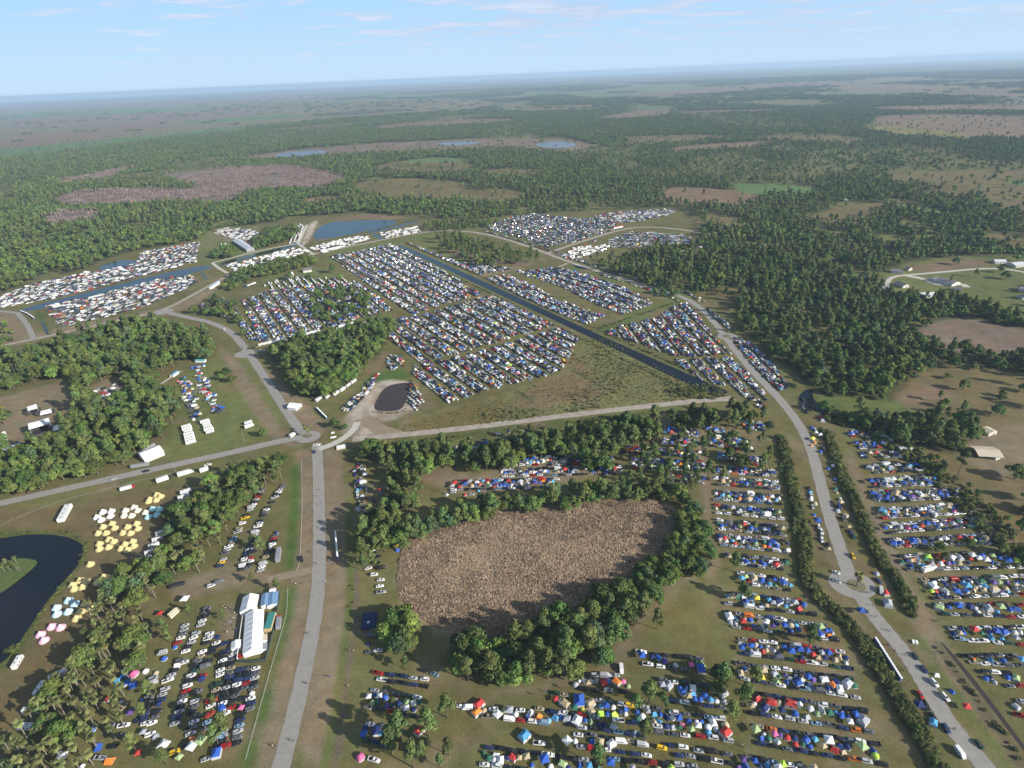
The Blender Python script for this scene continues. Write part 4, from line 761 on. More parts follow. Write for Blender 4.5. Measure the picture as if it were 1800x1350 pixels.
rows = [(x, y, 0, RN.uniform(0, 6.28), 1.15*q, 1.15*q, 1.1*q, int(RN.integers(4)) if dk < RN.random() else 4+int(RN.integers(3))) for x, y, dk, q in zip(X, Y, DK, np.clip(.9+z*.55, .3, 1.5)) if q > .45]
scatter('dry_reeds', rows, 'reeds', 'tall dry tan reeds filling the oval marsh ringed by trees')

# ------------------------------------------------------------------ wild forest beyond the event ground
EVP = P(EVENT); OPEN = [(P(p), c) for p, c, s, r_ in COVER[:COVER.index(next(q for q in COVER if q[0] is EVENT))]]
def wild_mask(X, Y):
    ok = ~inside(EVP, X, Y); dens = np.ones(X.shape); cyp = np.zeros(X.shape, bool)
    nz = vnoise(X, Y*.55, 420, 3)*.6+vnoise(X, Y*.6, 130, 4)*.4
    dens = np.where(nz > .28, .28, np.where(nz > .12, .7, 1.0))
    D = np.hypot(X, Y)
    fz = np.clip((vnoise(X, Y*.45, 1500, 8)*.7+vnoise(X, Y*.5, 500, 9)*.45-.12)*3, 0, 1)*np.clip((D-2500)/2500, 0, 1); dens = dens*np.clip(1-fz*1.25, 0, 1)
    gp = vnoise(X, Y, 75, 71)*.6+vnoise(X, Y, 28, 72)*.5; solid = (D < 900) & (X > 150); dens = np.where(solid, np.maximum(dens, .92), np.where(gp > .42, dens*.12, np.where(gp > .26, dens*.6, dens)))
    xr = X+8*vnoise(X, Y, 30, 51); yr = Y+8*vnoise(X, Y, 30, 52)
    for p, c in OPEN:
        m = inside(p, xr, yr)
        if c == CYP: cyp |= m
        elif c == OLIVE: dens = np.where(m, np.where(np.hypot(X, Y) < 1100, .16, .06), dens)
        elif c == LAWN: dens = np.where(m, .03, dens)
        else: dens = np.where(m, .015, dens)
    return ok, dens, cyp
def view_cone(X, Y, margin=8): return np.abs(np.degrees(np.arctan2(X, Y))) < 41+margin
def region(r0, r1, sp_):
    X, Y = np.meshgrid(np.arange(-r1, r1, sp_), np.arange(0, r1, sp_)); X = X+(np.arange(X.shape[0]) % 2)[:, None]*sp_/2
    X = (X+RN.uniform(-.42, .42, X.shape)*sp_).ravel(); Y = (Y+RN.uniform(-.42, .42, Y.shape)*sp_).ravel(); D = np.hypot(X, Y)
    m = (D > r0) & (D <= r1) & view_cone(X, Y); return X[m], Y[m]
SETT = P([(1528, 500), (1564, 468), (1620, 455), (1860, 445), (1860, 560), (1703, 530), (1606, 520), (1550, 514)])
near_w = []; farr = []; cypr = []
X, Y = region(330, 1050, 9.2)
ok, de, cy = wild_mask(X, Y); keep = ok & (RN.random(len(X)) < de)
dn = vnoise(X, Y, 90, 61)
for x, y, d, k in zip(X, Y, dn, keep):
    if not k: continue
    kind = 'oak' if RN.random() < .55+.5*d else 'pine'
    near_w.append((kind, x, y, RN.uniform(.6, 1.35), 'forest'))
X, Y = region(1050, 5200, 11.3)
ok, de, cy = wild_mask(X, Y); keep = ok & (RN.random(len(X)) < de); X = X[keep]; Y = Y[keep]; cy = cy[keep]
dn = vnoise(X, Y, 160, 61)
sc_ = RN.uniform(.75, 1.3, len(X)); rz = RN.uniform(0, 6.28, len(X)); rr = RN.random(len(X))
ix = np.where(rr < .45+.5*dn, LOFF['oak'], LOFF['pine'])+RN.integers(0, 6, len(X))
A = np.stack([X, Y, X*0, rz, sc_*.95, sc_*.95, sc_*.88, ix], 1)
cypr = A[cy].copy(); cypr[:, 7] = LOFF['bare']+RN.integers(0, 3, len(cypr)); A = A[~cy]
scatter('forest', A, 'far_plants', 'dark green pine and oak forest stretching beyond the camping lots')
dup_ = cypr.copy(); dup_[:, 0] += 6; dup_[:, 1] += 5
scatter('bare_cypress_wood', np.vstack([cypr, dup_]), 'far_plants', 'leafless grey cypress patches inside the green forest at upper left')
X, Y = region(5200, 15000, 62)
ok, de, cy = wild_mask(X, Y); keep = ok & (RN.random(len(X)) < np.clip(de*.95, 0, 1)); X = X[keep]; Y = Y[keep]
s = RN.uniform(.9, 1.35, len(X)); scatter('far_forest', np.stack([X, Y, X*0, RN.uniform(0, 6.28, len(X)), s*1.2, s*1.2, s*.85, RN.integers(0, 4, len(X))], 1), 'groves', 'hazy blue green forest on the plain towards the horizon')

# near trees: the 300 nearest of each kind in view as individuals, the rest as one mass
def inview(x, y, m=40): q = pix(x, y); return -m < q[0] < 1800+m and 0 < q[1] < 1350+m
TZ = {'oak': ('oak_tree', 'oak', 'oak trees', 'round oak'), 'pine': ('pine_tree', 'pine', 'slash pines', 'slim pine'), 'palm': ('cabbage_palm', 'palm', 'cabbage palms', 'cabbage palm'), 'bush': ('shrub', 'shrub', 'shrubs', 'low green shrub')}
rest = []
for kind in HIK:
    L = sorted([q for q in PL if q[0] == kind], key=lambda q: q[1]**2+q[2]**2)
    vis = [q for q in L if inview(q[1], q[2])]; lim = 300 if kind != 'bush' else 60; ind = vis[:lim]; ids = set(map(id, ind)); rest += [q for q in L if id(q) not in ids]
    zz = {}
    for q in ind: zz.setdefault(q[4], []).append(q)
    for zn, qs in zz.items():
        qs.sort(key=lambda q: -pix(q[1], q[2])[1]); n = len(qs); nb = max(1, round(n/9)); per = math.ceil(n/nb)
        for b in range(nb):
            band = sorted(qs[b*per:(b+1)*per], key=lambda q: pix(q[1], q[2])[0])
            for i, q in enumerate(band):
                vi = int(RN.integers(len(HI[kind]))); whole, crown, trunk = HI[kind][vi]; nm, cat, grp, txt = TZ[kind]
                big = 'large' if q[3] > 1.05 else ('small' if q[3] < .75 else '')
                lab = ('%s %s, %s from left, %s%s' % (big, txt, ordn(i), '' if nb == 1 else ordn(b)+' rank up, ', zn)).strip()
                if kind == 'bush': o = link(nm, whole, (q[1], q[2], 0), RN.uniform(0, 6.28), (q[3],)*3)
                else:
                    o = empty(nm, (q[1], q[2], 0), RN.uniform(0, 6.28), q[3]); link('crown', crown, parent=o); link('trunk', trunk, parent=o)
                tag(o, lab, cat, grp)
scatter('trees', rows_of([q for q in rest]+near_w, HOFF, HI), 'near_plants', 'mixed oaks and pines of the farther woods and the forest edge')
#@@VEHICLES
# ------------------------------------------------------------------ vehicles
def ring(x, hw, z0, z1, r=.12):
    return [(x, -hw, z0+r), (x, -hw+r, z0), (x, hw-r, z0), (x, hw, z0+r), (x, hw, z1-r), (x, hw-r, z1), (x, -hw+r, z1), (x, -hw, z1-r)]
def wheel_mb(x, y, r=.34, w_=.22):
    b = MB(); b.tube((x, y-w_/2, r), (x, y+w_/2, r), r, r, TYRE, 12); b.tube((x, y-w_/2-.01, r), (x, y+w_/2+.01, r), r*.55, r*.55, RIM, 8); return b
def cabin(b, g, x0, x1, x2, x3, hw, zb, zt, rw):     # belt from x0 to x3, roof from x1 to x2
    bl = [(x0, -hw, zb), (x3, -hw, zb), (x3, hw, zb), (x0, hw, zb)]; rf = [(x1, -rw, zt), (x2, -rw, zt), (x2, rw, zt), (x1, rw, zt)]
    g.add(bl+rf, [(0, 1, 5, 4), (1, 2, 6, 5), (2, 3, 7, 6), (3, 0, 4, 7)], GLASSM)
    t = .05; b.add([(x, y, z-.02) for x, y, z in rf]+[(x*.98+(x1+x2)*.01, y*.93, z+t) for x, y, z in rf], [(4, 5, 6, 7), (0, 1, 5, 4), (1, 2, 6, 5), (2, 3, 7, 6), (3, 0, 4, 7)], PAINT)
    for s in (-1, 1):                                  # pillars
        for (a, c) in ((bl[0], rf[0]), (bl[1], rf[1])):
            b.tube((a[0], s*hw*1.0, a[2]), (c[0], s*rw*1.0, c[2]), .05, .05, PAINT, 4)
        b.tube(((x0+x3)/2, s*hw, zb), ((x1+x2)/2, s*rw, zt), .05, .05, PAINT, 4)
def car_parts(kind):
    b = MB(); g = MB()
    if kind == 'sedan':
        b.loft([ring(-2.3, .72, .38, .82), ring(-2.15, .86, .28, .98), ring(-1.3, .9, .24, 1.0), ring(.8, .9, .24, .98), ring(1.9, .87, .26, .82), ring(2.3, .7, .36, .68)], PAINT)
        cabin(b, g, -1.75, -1.0, .25, 1.05, .80, .97, 1.43, .60); wx, wr, L = 1.4, .33, 4.6
    elif kind == 'suv':
        b.loft([ring(-2.3, .78, .42, 1.0), ring(-2.2, .9, .32, 1.12), ring(-1.3, .94, .3, 1.14), ring(.9, .94, .3, 1.12), ring(2.0, .92, .32, 1.0), ring(2.3, .78, .42, .86)], PAINT)
        cabin(b, g, -2.2, -1.95, .4, 1.1, .86, 1.11, 1.74, .70); wx, wr, L = 1.42, .38, 4.7
        for s in (-1, 1): b.tube((-1.7, s*.62, 1.82), (.2, s*.62, 1.82), .025, .025, DARK, 4)
    elif kind == 'pickup':
        b.loft([ring(-.35, .95, .4, 1.12), ring(1.2, .95, .4, 1.12), ring(2.5, .93, .42, 1.02), ring(2.8, .8, .5, .9)], PAINT)
        cabin(b, g, -.45, -.3, .75, 1.35, .86, 1.1, 1.78, .70); wx, wr, L = 1.75, .40, 5.6
        b.box((-1.6, 0, .62), (2.5, 1.7, .1), DARK); b.box((-1.6, -.9, .82), (2.5, .12, .6), PAINT); b.box((-1.6, .9, .82), (2.5, .12, .6), PAINT); b.box((-2.8, 0, .82), (.1, 1.9, .6), PAINT)
    elif kind == 'van':
        b.loft([ring(-2.7, .95, .35, 2.1), ring(-2.6, .98, .3, 2.25), ring(.9, .98, .3, 2.25), ring(1.55, .96, .3, 1.9), ring(2.2, .94, .32, 1.15), ring(2.65, .85, .4, .95)], PAINT)
        g.add([(1.02, -.8, 2.15), (1.02, .8, 2.15), (2.08, .86, 1.30), (2.08, -.86, 1.30)], [(0, 3, 2, 1)], GLASSM)
        for s in (-1, 1):
            for xa in (-2.0, -.9, .25): g.box((xa, s*.985, 1.6), (.85, .012, .45), GLASSM)
        wx, wr, L = 1.7, .37, 5.3
    # lamps
    for s in (-1, 1):
        b.box((L/2-.12+(.15 if kind == 'pickup' else 0), s*.62, .72), (.14, .3, .14), RIM)
    ws = [wheel_mb(sx*wx, sy*.80, wr) for sx in (-1, 1) for sy in (-1, 1)]
    return b, g, ws
def join_mb(name, parts):
    a = MB()
    for p in parts:
        for i, m in enumerate(p.mats):
            fs = [f for f, k in zip(p.f, p.m) if k == i]
            a.add(p.v, fs, m)
    # drop unused vertices
    used = sorted({i for f in a.f for i in f}); mp = {o: n for n, o in enumerate(used)}
    a.v = [a.v[i] for i in used]; a.f = [tuple(mp[i] for i in f) for f in a.f]
    return a.mesh(name)
wxr = {'sedan': (1.4, .33), 'suv': (1.42, .38), 'pickup': (1.75, .4), 'van': (1.7, .37)}
def rim_mb(x, y, r): b = MB(); b.tube((x, y-.13, r), (x, y+.13, r), r*.55, r*.55, RIM, 8); return b
CK = ['sedan', 'suv', 'pickup', 'van']; CARS = {}
for k in CK:
    b, g, ws = car_parts(k)
    CARS[k] = dict(body=b.mesh(k+'_body'), glass=g.mesh(k+'_glass'), wheels=[q.mesh(k+'_wheel') for q in ws], rims=[rim_mb(sx*wxr[k][0], sy*.80, wxr[k][1]).mesh('rim') for sx in (-1, 1) for sy in (-1, 1)], bw=join_mb(k+'_body_low', [b]+ws), whole=join_mb(k, [b, g]+ws))
CPAL = [('white', (.80, .80, .79), 22), ('silver', (.42, .43, .44), 15), ('grey', (.13, .135, .145), 16), ('black', (.018, .018, .020), 24), ('dark blue', (.022, .04, .12), 11), ('red', (.38, .018, .016), 7),
        ('tan', (.36, .30, .21), 5), ('pale blue', (.22, .33, .45), 3), ('dark green', (.025, .07, .045), 2), ('yellow', (.75, .48, .02), .5), ('orange', (.6, .16, .02), .5)]
CW = np.array([c[2] for c in CPAL], float); CW /= CW.sum()
TPAL = [('blue', (.03, .10, .42), 27), ('white', (.78, .78, .77), 17), ('pale grey', (.36, .38, .42), 14), ('tan', (.48, .39, .25), 11), ('red', (.50, .05, .045), 5.5), ('pale green', (.34, .45, .22), 5), ('dark green', (.03, .13, .08), 5),
        ('sky blue', (.10, .36, .62), 6), ('orange', (.72, .20, .03), 2.5), ('purple', (.13, .07, .26), 2.5), ('navy', (.015, .03, .12), 12), ('yellow', (.72, .62, .08), .6), ('pink', (.70, .15, .32), 1.3), ('lime', (.42, .66, .08), .6)]
TW = np.array([c[2] for c in TPAL], float); TW /= TW.sum()
def hip(b, w_, l, z0, z1, z2, m, rid=0.0, over=0):
    a, c = w_/2+over, l/2+over
    b.add([(-a, -c, z0), (a, -c, z0), (a, c, z0), (-a, c, z0), (-a*.97, -c*.97, z1), (a*.97, -c*.97, z1), (a*.97, c*.97, z1), (-a*.97, c*.97, z1), (0, -rid, z2), (0, rid+.02, z2)],
          [(0, 1, 5, 4), (1, 2, 6, 5), (2, 3, 7, 6), (3, 0, 4, 7), (4, 5, 8), (5, 6, 9, 8), (6, 7, 9), (7, 4, 8, 9)], m)
def tent_parts(kind):
    P_ = []
    if kind == 'dome':
        f = MB(); rg = []
        for z, r in ((.32, 1.28), (.75, 1.12), (1.1, .82), (1.34, .42)):
            rg.append([(r*(1-.13*abs(math.sin(2*t)))*1.12*math.cos(t), r*(1-.13*abs(math.sin(2*t)))*1.12*math.sin(t), z) for t in [2*math.pi*i/12 for i in range(12)]])
        f.loft(rg, CANVAS, caps=False); n = 12; f.add(rg[-1]+[(0, 0, 1.45)], [(i, (i+1) % n, n) for i in range(n)], CANVAS); P_.append(('fly', f, True))
        s = MB(); s.loft([[(x*1.07, y*1.07, 0) for x, y, z in rg[0]], [(x*1.01, y*1.01, .34) for x, y, z in rg[0]]], mat('tent_band', (.45, .46, .47), .8), caps=False); P_.append(('base_band', s, False))
        d = MB(); d.add([(1.40, -.38, .05), (1.40, .38, .05), (1.02, .3, .98), (1.02, -.3, .98)], [(0, 1, 2, 3)], mat('tent_mesh', (.10, .10, .11), .8)); P_.append(('door', d, False))
    elif kind == 'ridge':
        f = MB(); f.add([(-1.4, -1.25, 0), (1.4, -1.25, 0), (1.4, 1.25, 0), (-1.4, 1.25, 0), (-.75, 0, 1.75), (.75, 0, 1.75)], [(0, 1, 5, 4), (2, 3, 4, 5), (1, 2, 5), (3, 0, 4)], CANVAS); P_.append(('fly', f, True))
        d = MB(); d.add([(1.36, -.45, .1), (1.36, .45, .1), (.98, 0, 1.2)], [(0, 1, 2)], mat('tent_mesh')); P_.append(('door', d, False))
        s = MB(); s.box((0, 0, 1.76), (1.5, .10, .05), mat('tent_band')); P_.append(('ridge_seam', s, False))
    elif kind == 'canopy':
        f = MB(); hip(f, 3.0, 3.0, 2.0, 2.25, 3.05, CANVAS, .05); P_.append(('roof', f, True))
        for sx in (-1, 1):
            for sy in (-1, 1):
                l = MB(); l.tube((sx*1.42, sy*1.42, 0), (sx*1.42, sy*1.42, 2.1), .03, .03, GREYM, 4); P_.append(('leg', l, False))
    elif kind == 'cabin':
        f = MB(); a, c = 1.6, 2.0
        f.add([(-a, -c, 0), (a, -c, 0), (a, c, 0), (-a, c, 0), (-a*.92, -c*.92, 1.5), (a*.92, -c*.92, 1.5), (a*.92, c*.92, 1.5), (-a*.92, c*.92, 1.5)], [(0, 1, 5, 4), (1, 2, 6, 5), (2, 3, 7, 6), (3, 0, 4, 7)], mat('tent_band')); P_.append(('wall', f, False))
        r_ = MB(); hip(r_, 3.1, 3.85, 1.42, 1.52, 2.25, CANVAS, .9); P_.append(('roof', r_, True))
        d = MB(); d.add([(1.585, -.4, .1), (1.585, .4, .1), (1.50, .4, 1.3), (1.50, -.4, 1.3)], [(0, 1, 2, 3)], mat('tent_mesh')); P_.append(('door', d, False))
    return P_
TK = ['dome', 'ridge', 'canopy', 'cabin']; TENTS = {}
for k in TK:
    pp = tent_parts(k); TENTS[k] = dict(parts=[(n, b.mesh(k+'_'+n), c) for n, b, c in pp], whole=join_mb(k, [b for n, b, c in pp]))
def rv_parts(kind):
    P_ = []; b = MB(); rest_ = []
    ST = mat('stripe', (.12, .15, .22), .5)
    if kind == 'motorhome':
        b.loft([ring(-4, 1.2, .5, 3.1), ring(-3.9, 1.24, .45, 3.2), ring(3.0, 1.24, .45, 3.2), ring(3.55, 1.22, .45, 2.9), ring(4.0, 1.15, .5, 1.5)], WHITE)
        w_ = MB(); w_.add([(3.5, -1.05, 2.75), (3.5, 1.05, 2.75), (3.97, 1.02, 1.62), (3.97, -1.02, 1.62)], [(0, 3, 2, 1)], GLASSM)
        for v in w_.v[:]: pass
        w_.v = [(x+.04, y, z) for x, y, z in w_.v]; P_.append(('windscreen', w_)); L = 4; wx = 2.5
    else:
        b.loft([ring(-3.3, 1.1, .7, 2.6, .3), ring(-3.1, 1.2, .5, 2.85, .3), ring(2.9, 1.2, .5, 2.85, .3), ring(3.3, 1.1, .7, 2.4, .3)], WHITE)
        h = MB(); h.tube((3.2, -.5, .5), (4.3, 0, .5), .05, .05, DARK, 4); h.tube((3.2, .5, .5), (4.3, 0, .5), .05, .05, DARK, 4); P_.append(('hitch', h)); L = 3.3; wx = .5
    P_.insert(0, ('body', b))
    for s in (-1, 1):
        st = MB(); st.box((0, s*1.26, 1.05), (2*L-1.2, .03, .22), ST); P_.append(('stripe', st))
        g = MB()
        for xa in (-L*.6, -L*.1, L*.4): g.box((xa, s*1.265, 1.95), (1.0, .02, .55), GLASSM)
        P_.append(('side_window', g))
    for xa in (-L*.45, L*.25): u = MB(); u.box((xa, 0, (3.2 if kind == 'motorhome' else 2.85)+.14), (.9, .8, .26), GREYM, taper=.85); P_.append(('roof_unit', u))
    for sx in ((-1, 1) if kind == 'motorhome' else (-1, .3)):
        for sy in (-1, 1): P_.append(('wheel', wheel_mb(sx*wx, sy*1.08, .42, .28)))
    return P_
RVK = ['motorhome', 'travel_trailer']; RVS = {}
for k in RVK:
    pp = rv_parts(k); RVS[k] = dict(parts=[(n, b.mesh(k+'_'+n)) for n, b in pp], whole=join_mb(k, [b for n, b in pp]))

def tinted(me, cn, colr):
    m2 = me.copy()
    for i, m in enumerate(m2.materials):
        if m in (PAINT, CANVAS): m2.materials[i] = mat(('paint ' if m is PAINT else 'canvas ')+cn, colr, .28 if m is PAINT else .75, spec=.6 if m is PAINT else .3)
    return m2
# ---- placements, collected first, so the nearest of each kind become things of their own
IT = {k: [] for k in CK+TK+RVK}; GRID = {}
RAD = {'sedan': 1.5, 'suv': 1.5, 'pickup': 1.7, 'van': 1.7, 'dome': 1.25, 'ridge': 1.25, 'canopy': 1.6, 'cabin': 1.7, 'motorhome': 2.8, 'travel_trailer': 2.5}
def free(x, y, r):
    i, j = int(x//6), int(y//6)
    for a in (-1, 0, 1):
        for b in (-1, 0, 1):
            for (u, v, s) in GRID.get((i+a, j+b), ()):
                if math.hypot(x-u, y-v) < (r+s)*.88: return False
    return True
def put(kind, x, y, rz, zone, colr=None, size=1.0, force=False):
    r = RAD[kind]*size
    if not force and not free(x, y, r): return False
    GRID.setdefault((int(x//6), int(y//6)), []).append((x, y, r))
    if colr is None: colr = CPAL[RN.choice(len(CPAL), p=CW)][0] if kind in CK else TPAL[RN.choice(len(TPAL), p=TW)][0]
    IT[kind].append((x, y, rz, size, colr, zone)); return True
CKP = [.50, .27, .15, .08]
def car_at(x, y, rz, zone, colr=None): return put(CK[RN.choice(4, p=CKP)], x, y, rz, zone, colr)
TKP = [.38, .14, .30, .18]
def tent_at(x, y, zone, colr=None):
    k = TK[RN.choice(4, p=TKP)]; return put(k, x, y, RN.uniform(-.3, .3)+RN.integers(0, 4)*math.pi/2+(1.2 if k != 'canopy' else 0)*RN.random(), zone, colr, RN.uniform(.78, 1.3))
def band(t0, t1, b0, b1, zone, pc=.88, pt=.85, hd=0):
    T0, T1, B0, B1 = map(np.array, P([t0, t1, b0, b1]))
    for A, B in ((T0, T1), (B0, B1)):
        L = np.linalg.norm(B-A); n = int(L//5.2); h = math.atan2(B[1]-A[1], B[0]-A[0])
        for i in range(n):
            if RN.random() < pc+.05:
                p = A+(B-A)*(i+.5+RN.uniform(-.08, .08))/max(n, 1); car_at(p[0], p[1]+RN.uniform(-.35, .35), h+hd+RN.normal(0, .05)+(math.pi if RN.random() < .5 else 0), zone)
    W = np.linalg.norm((T0+T1-B0-B1)/2); nl = int(max(1, round((W-2.4)/2.6))) if W > 4.6 else 0
    for j in range(nl):
        f = (1.9+(j+.5)*(W-3.8)/nl)/W; A = T0+(B0-T0)*f; B = T1+(B1-T1)*f; L = np.linalg.norm(B-A); n = int(L//2.6)
        for i in range(n):
            if RN.random() < pt:
                p = A+(B-A)*(i+.5+RN.uniform(-.25, .25))/max(n, 1); tent_at(p[0], p[1]+RN.uniform(-.5, .5), zone)
def cars_line(pts, zone, step=3.0, head=None, p=.92, colr=None, along=False, width=0, tents=0):
    q = smooth(P(pts), 2); seg = np.linalg.norm(np.diff(q, axis=0), axis=1); L = np.concatenate([[0], np.cumsum(seg)]); n = int(L[-1]//step)
    for i in range(n):
        if RN.random() > p: continue
        s = (i+.5)*step; x = np.interp(s, L, q[:, 0]); y = np.interp(s, L, q[:, 1]); x2 = np.interp(s+1, L, q[:, 0]); y2 = np.interp(s+1, L, q[:, 1]); h = math.atan2(y2-y, x2-x)
        if head is not None: a, b = np.array(at(*head[0])), np.array(at(*head[1])); hh = math.atan2(b[1]-a[1], b[0]-a[0])
        else: hh = h if along else h+math.pi/2
        o = RN.uniform(-.4, .4)+RN.uniform(-.5, .5)*width
        if RN.random() < tents: tent_at(x-math.sin(h)*o, y+math.cos(h)*o, zone)
        else: car_at(x-math.sin(h)*o, y+math.cos(h)*o, hh+RN.normal(0, .06), zone, colr)
def lot(poly, d0, d1, pitch, width, zone, rv=0.0, dens=1.0, tents=.5, ang=None):
    p = P(poly); a, b = np.array(at(*d0)), np.array(at(*d1)); u = (b-a)/np.linalg.norm(b-a); v = np.array([-u[1], u[0]])
    h = math.atan2(u[1], u[0]); s = p@u; t = p@v
    for k, tt in enumerate(np.arange(t.min()+pitch/2, t.max(), pitch)):
        lanes = max(1, int(width//2.75))
        for l in range(lanes):
            o = (l-(lanes-1)/2)*width/lanes; edge = l in (0, lanes-1); step = 5.1 if edge else 2.9
            for ss in np.arange(s.min(), s.max(), step):
                if RN.random() > dens: continue
                q = u*(ss+RN.uniform(-.5, .5))+v*(tt+o+RN.uniform(-.4, .4))
                if not inside(p, q[:1], q[1:2])[0]: continue
                if rv and RN.random() < rv: put(RVK[int(RN.random() > .3)], q[0], q[1], h+RN.integers(0, 2)*math.pi+RN.normal(0, .08), zone, None, .8)
                elif edge or RN.random() > tents: car_at(q[0], q[1], h+RN.integers(0, 2)*math.pi+RN.normal(0, .06), zone)
                else: tent_at(q[0], q[1], zone)
                if not edge and RN.random() < .2: tent_at(q[0]+RN.uniform(-1, 1), q[1]+RN.uniform(-1, 1), zone)
def one(kind, px, head, zone, colr=None, size=1.0):    # one photographed vehicle or tent at its own spot; head: where its nose points, in the photo
    x, y = at(*px); q = at(px[0]+head[0], px[1]+head[1]); put(kind, x, y, math.atan2(q[1]-y, q[0]-x), zone, colr, size, True)

# conspicuous ones first
ZF = 'campsite below the dry marsh'
one('suv', (1107, 1241), (1, .15), ZF, 'yellow'); one('van', (1027, 1091), (1, .2), ZF, 'white'); one('suv', (308, 1323), (1, -.45), 'lot left of the avenue', 'yellow'); one('suv', (1163, 1316), (1, .2), ZF, 'yellow')
one('dome', (236, 1186), (.3, 1), 'palm grove edge', 'pink', 1.7); one('van', (1092, 1178), (.1, 1), ZF, 'white'); one('canopy', (327, 1058), (1, 0), 'lot left of the avenue', 'white', 1.4)
one('cabin', (842, 1240), (1, 1), ZF, 'red', 1.25); one('cabin', (838, 1254), (1, 1), ZF, 'orange', 1.1); one('cabin', (922, 1296), (1, 1), ZF, 'sky blue', 1.3); one('pickup', (948, 1308), (1, .1), ZF, 'white'); one('canopy', (997, 1307), (1, 1), ZF, 'white', 1.2)
one('cabin', (1018, 1235), (1, 0), ZF, 'blue', 1.6); one('dome', (1025, 1249), (1, 0), ZF, 'yellow', 1.1); one('van', (1092, 1305), (1, .1), ZF, 'white'); one('van', (1130, 1311), (1, .15), ZF, 'silver')
one('cabin', (1275, 1290), (1, 1), ZF, 'red', 1.25); one('cabin', (1355, 1238), (0, 1), ZF, 'red', 1.2); one('cabin', (1389, 1240), (0, 1), ZF, 'red', 1.25); one('canopy', (875, 1255+6), (1, 1), ZF, 'white', 1.2)
one('sedan', (811, 1243), (1, .15), ZF, 'white'); one('canopy', (697, 962), (1, 0), 'west shore of the dry marsh', 'yellow', 1.0); one('pickup', (530, 984), (.3, 1), 'verge left of the avenue', 'black'); one('sedan', (553, 795), (.2, 1), 'mouth of the avenue', 'dark blue'); one('pickup', (557, 783), (1, 0), 'mouth of the avenue', 'white')
one('pickup', (658, 1335+2), (1, .3), ZF, 'white'); one('dome', (634, 1332), (1, 0), ZF, 'pink', 1.5); one('canopy', (726, 1322), (1, 0), ZF, 'blue', 1.2); one('cabin', (737, 1287), (1, 1), ZF, 'red', 1.1)
one('suv', (1499, 979), (.5, 1), 'upper right road', 'yellow'); one('van', (1548, 1040), (.15, 1), 'right roundabout', 'silver'); one('cabin', (1556, 1044), (1, 0), 'right roundabout', 'red', 1.0); one('cabin', (1560, 1063), (1, .2), 'right roundabout', 'pale grey', 1.3)
one('suv', (258, 829), (1, -.25), 'left road', 'black'); one('sedan', (200, 843), (1, -.25), 'left road', 'silver'); one('suv', (394, 580), (.5, 1), 'left junction road', 'white'); one('pickup', (366, 818), (1, -.2), 'left road', 'white')
one('cabin', (1232, 1180-2), (1, 0), ZF, 'blue', 1.2); one('cabin', (190+0, 1230+0), (1, 0), 'palm grove edge', 'red', .8); one('ridge', (208, 1197), (1, 0), 'palm grove edge', 'sky blue', 1.2); one('ridge', (234, 1205), (1, -.3), 'palm grove edge', 'blue', 1.4)
one('canopy', (355, 1308), (1, .3), 'lot left of the avenue', 'pale green', 1.5); one('canopy', (340, 1318), (1, .3), 'lot left of the avenue', 'white', 1.4); one('ridge', (339, 1300), (1, -.4), 'lot left of the avenue', 'orange', 1.2); one('canopy', (291, 1316), (1, .3), 'lot left of the avenue', 'white', 1.5); one('ridge', (193, 1338), (1, 0), 'palm grove edge', 'orange', 1.4)
one('canopy', (317, 1335), (1, .5), 'lot left of the avenue', 'pale green', 1.0); one('sedan', (369, 1257), (1, -.6), 'lot left of the avenue', 'red'); one('sedan', (408, 1245), (1, -.4), 'lot left of the avenue', 'red'); one('canopy', (283, 1052+30), (1, 0), 'palm grove edge', 'red', 1.0)
# field between marsh and hedge (from the top)
for i, q in enumerate(FB): band(*q, '%s row up, field left of hedge' % ordn(len(FB)-1-i), pc=.95, pt=.98)
for i, q in enumerate([((900, 805), (1075, 806), (900, 818), (1078, 817)), ((880, 827), (1095, 822), (880, 838), (1095, 833)), ((800, 846), (985, 843), (790, 862), (960, 858)), ((800, 786), (860, 776), (800, 793), (870, 785)), ((870, 774), (990, 757), (880, 779), (980, 764))]):
    band(*q, ['strip between tree belts', 'second strip between belts', 'strip above marsh trees', 'left grove strip', 'strip under the gravel track'][i], pc=.95, pt=.9)
for i, q in enumerate([((1118, 1147), (1241, 1161), (1130, 1168), (1238, 1184)), ((1000, 1188), (1110, 1190), (1012, 1212), (1106, 1217)), ((1155, 1196), (1272, 1210), (1172, 1232), (1278, 1246)), ((965, 1219), (1165, 1250), (990, 1255), (1165, 1278)), ((1175, 1252), (1278, 1267), (1145, 1287), (1290, 1303)), ((1165, 1310), (1292, 1330), (1180, 1326), (1294, 1345)),
                       ((812, 1244), (925, 1250), (830, 1258), (985, 1275)), ((940, 1246), (1000, 1256), (990, 1274), (1140, 1296)), ((1005, 1290), (1140, 1308), (985, 1310), (1150, 1330)), ((850, 1314), (1060, 1342), (840, 1345), (1060, 1370)), ((1070, 1335), (1250, 1350), (1060, 1360), (1250, 1380)),
                       ((655, 1183), (757, 1198), (662, 1196), (757, 1208)), ((650, 1213), (742, 1228), (637, 1242), (740, 1262)), ((640, 1273), (686, 1278), (636, 1300), (690, 1316)), ((733, 1175), (775, 1190), (740, 1180), (775, 1195)), ((650, 1145), (680, 1143), (640, 1148), (675, 1146))]):
    band(*q, ['marsh south end', 'south marsh wood edge', 'beside lone pines', 'middle', 'right middle', 'lower right', 'left end', 'centre left', 'lower middle', 'bottom left', 'bottom right', 'upper row by the avenue', 'shady avenue rows', 'bottom avenue cluster', 'wood corner', 'tree clump shade'][i]+', camp below marsh', pc=.93, pt=.96)
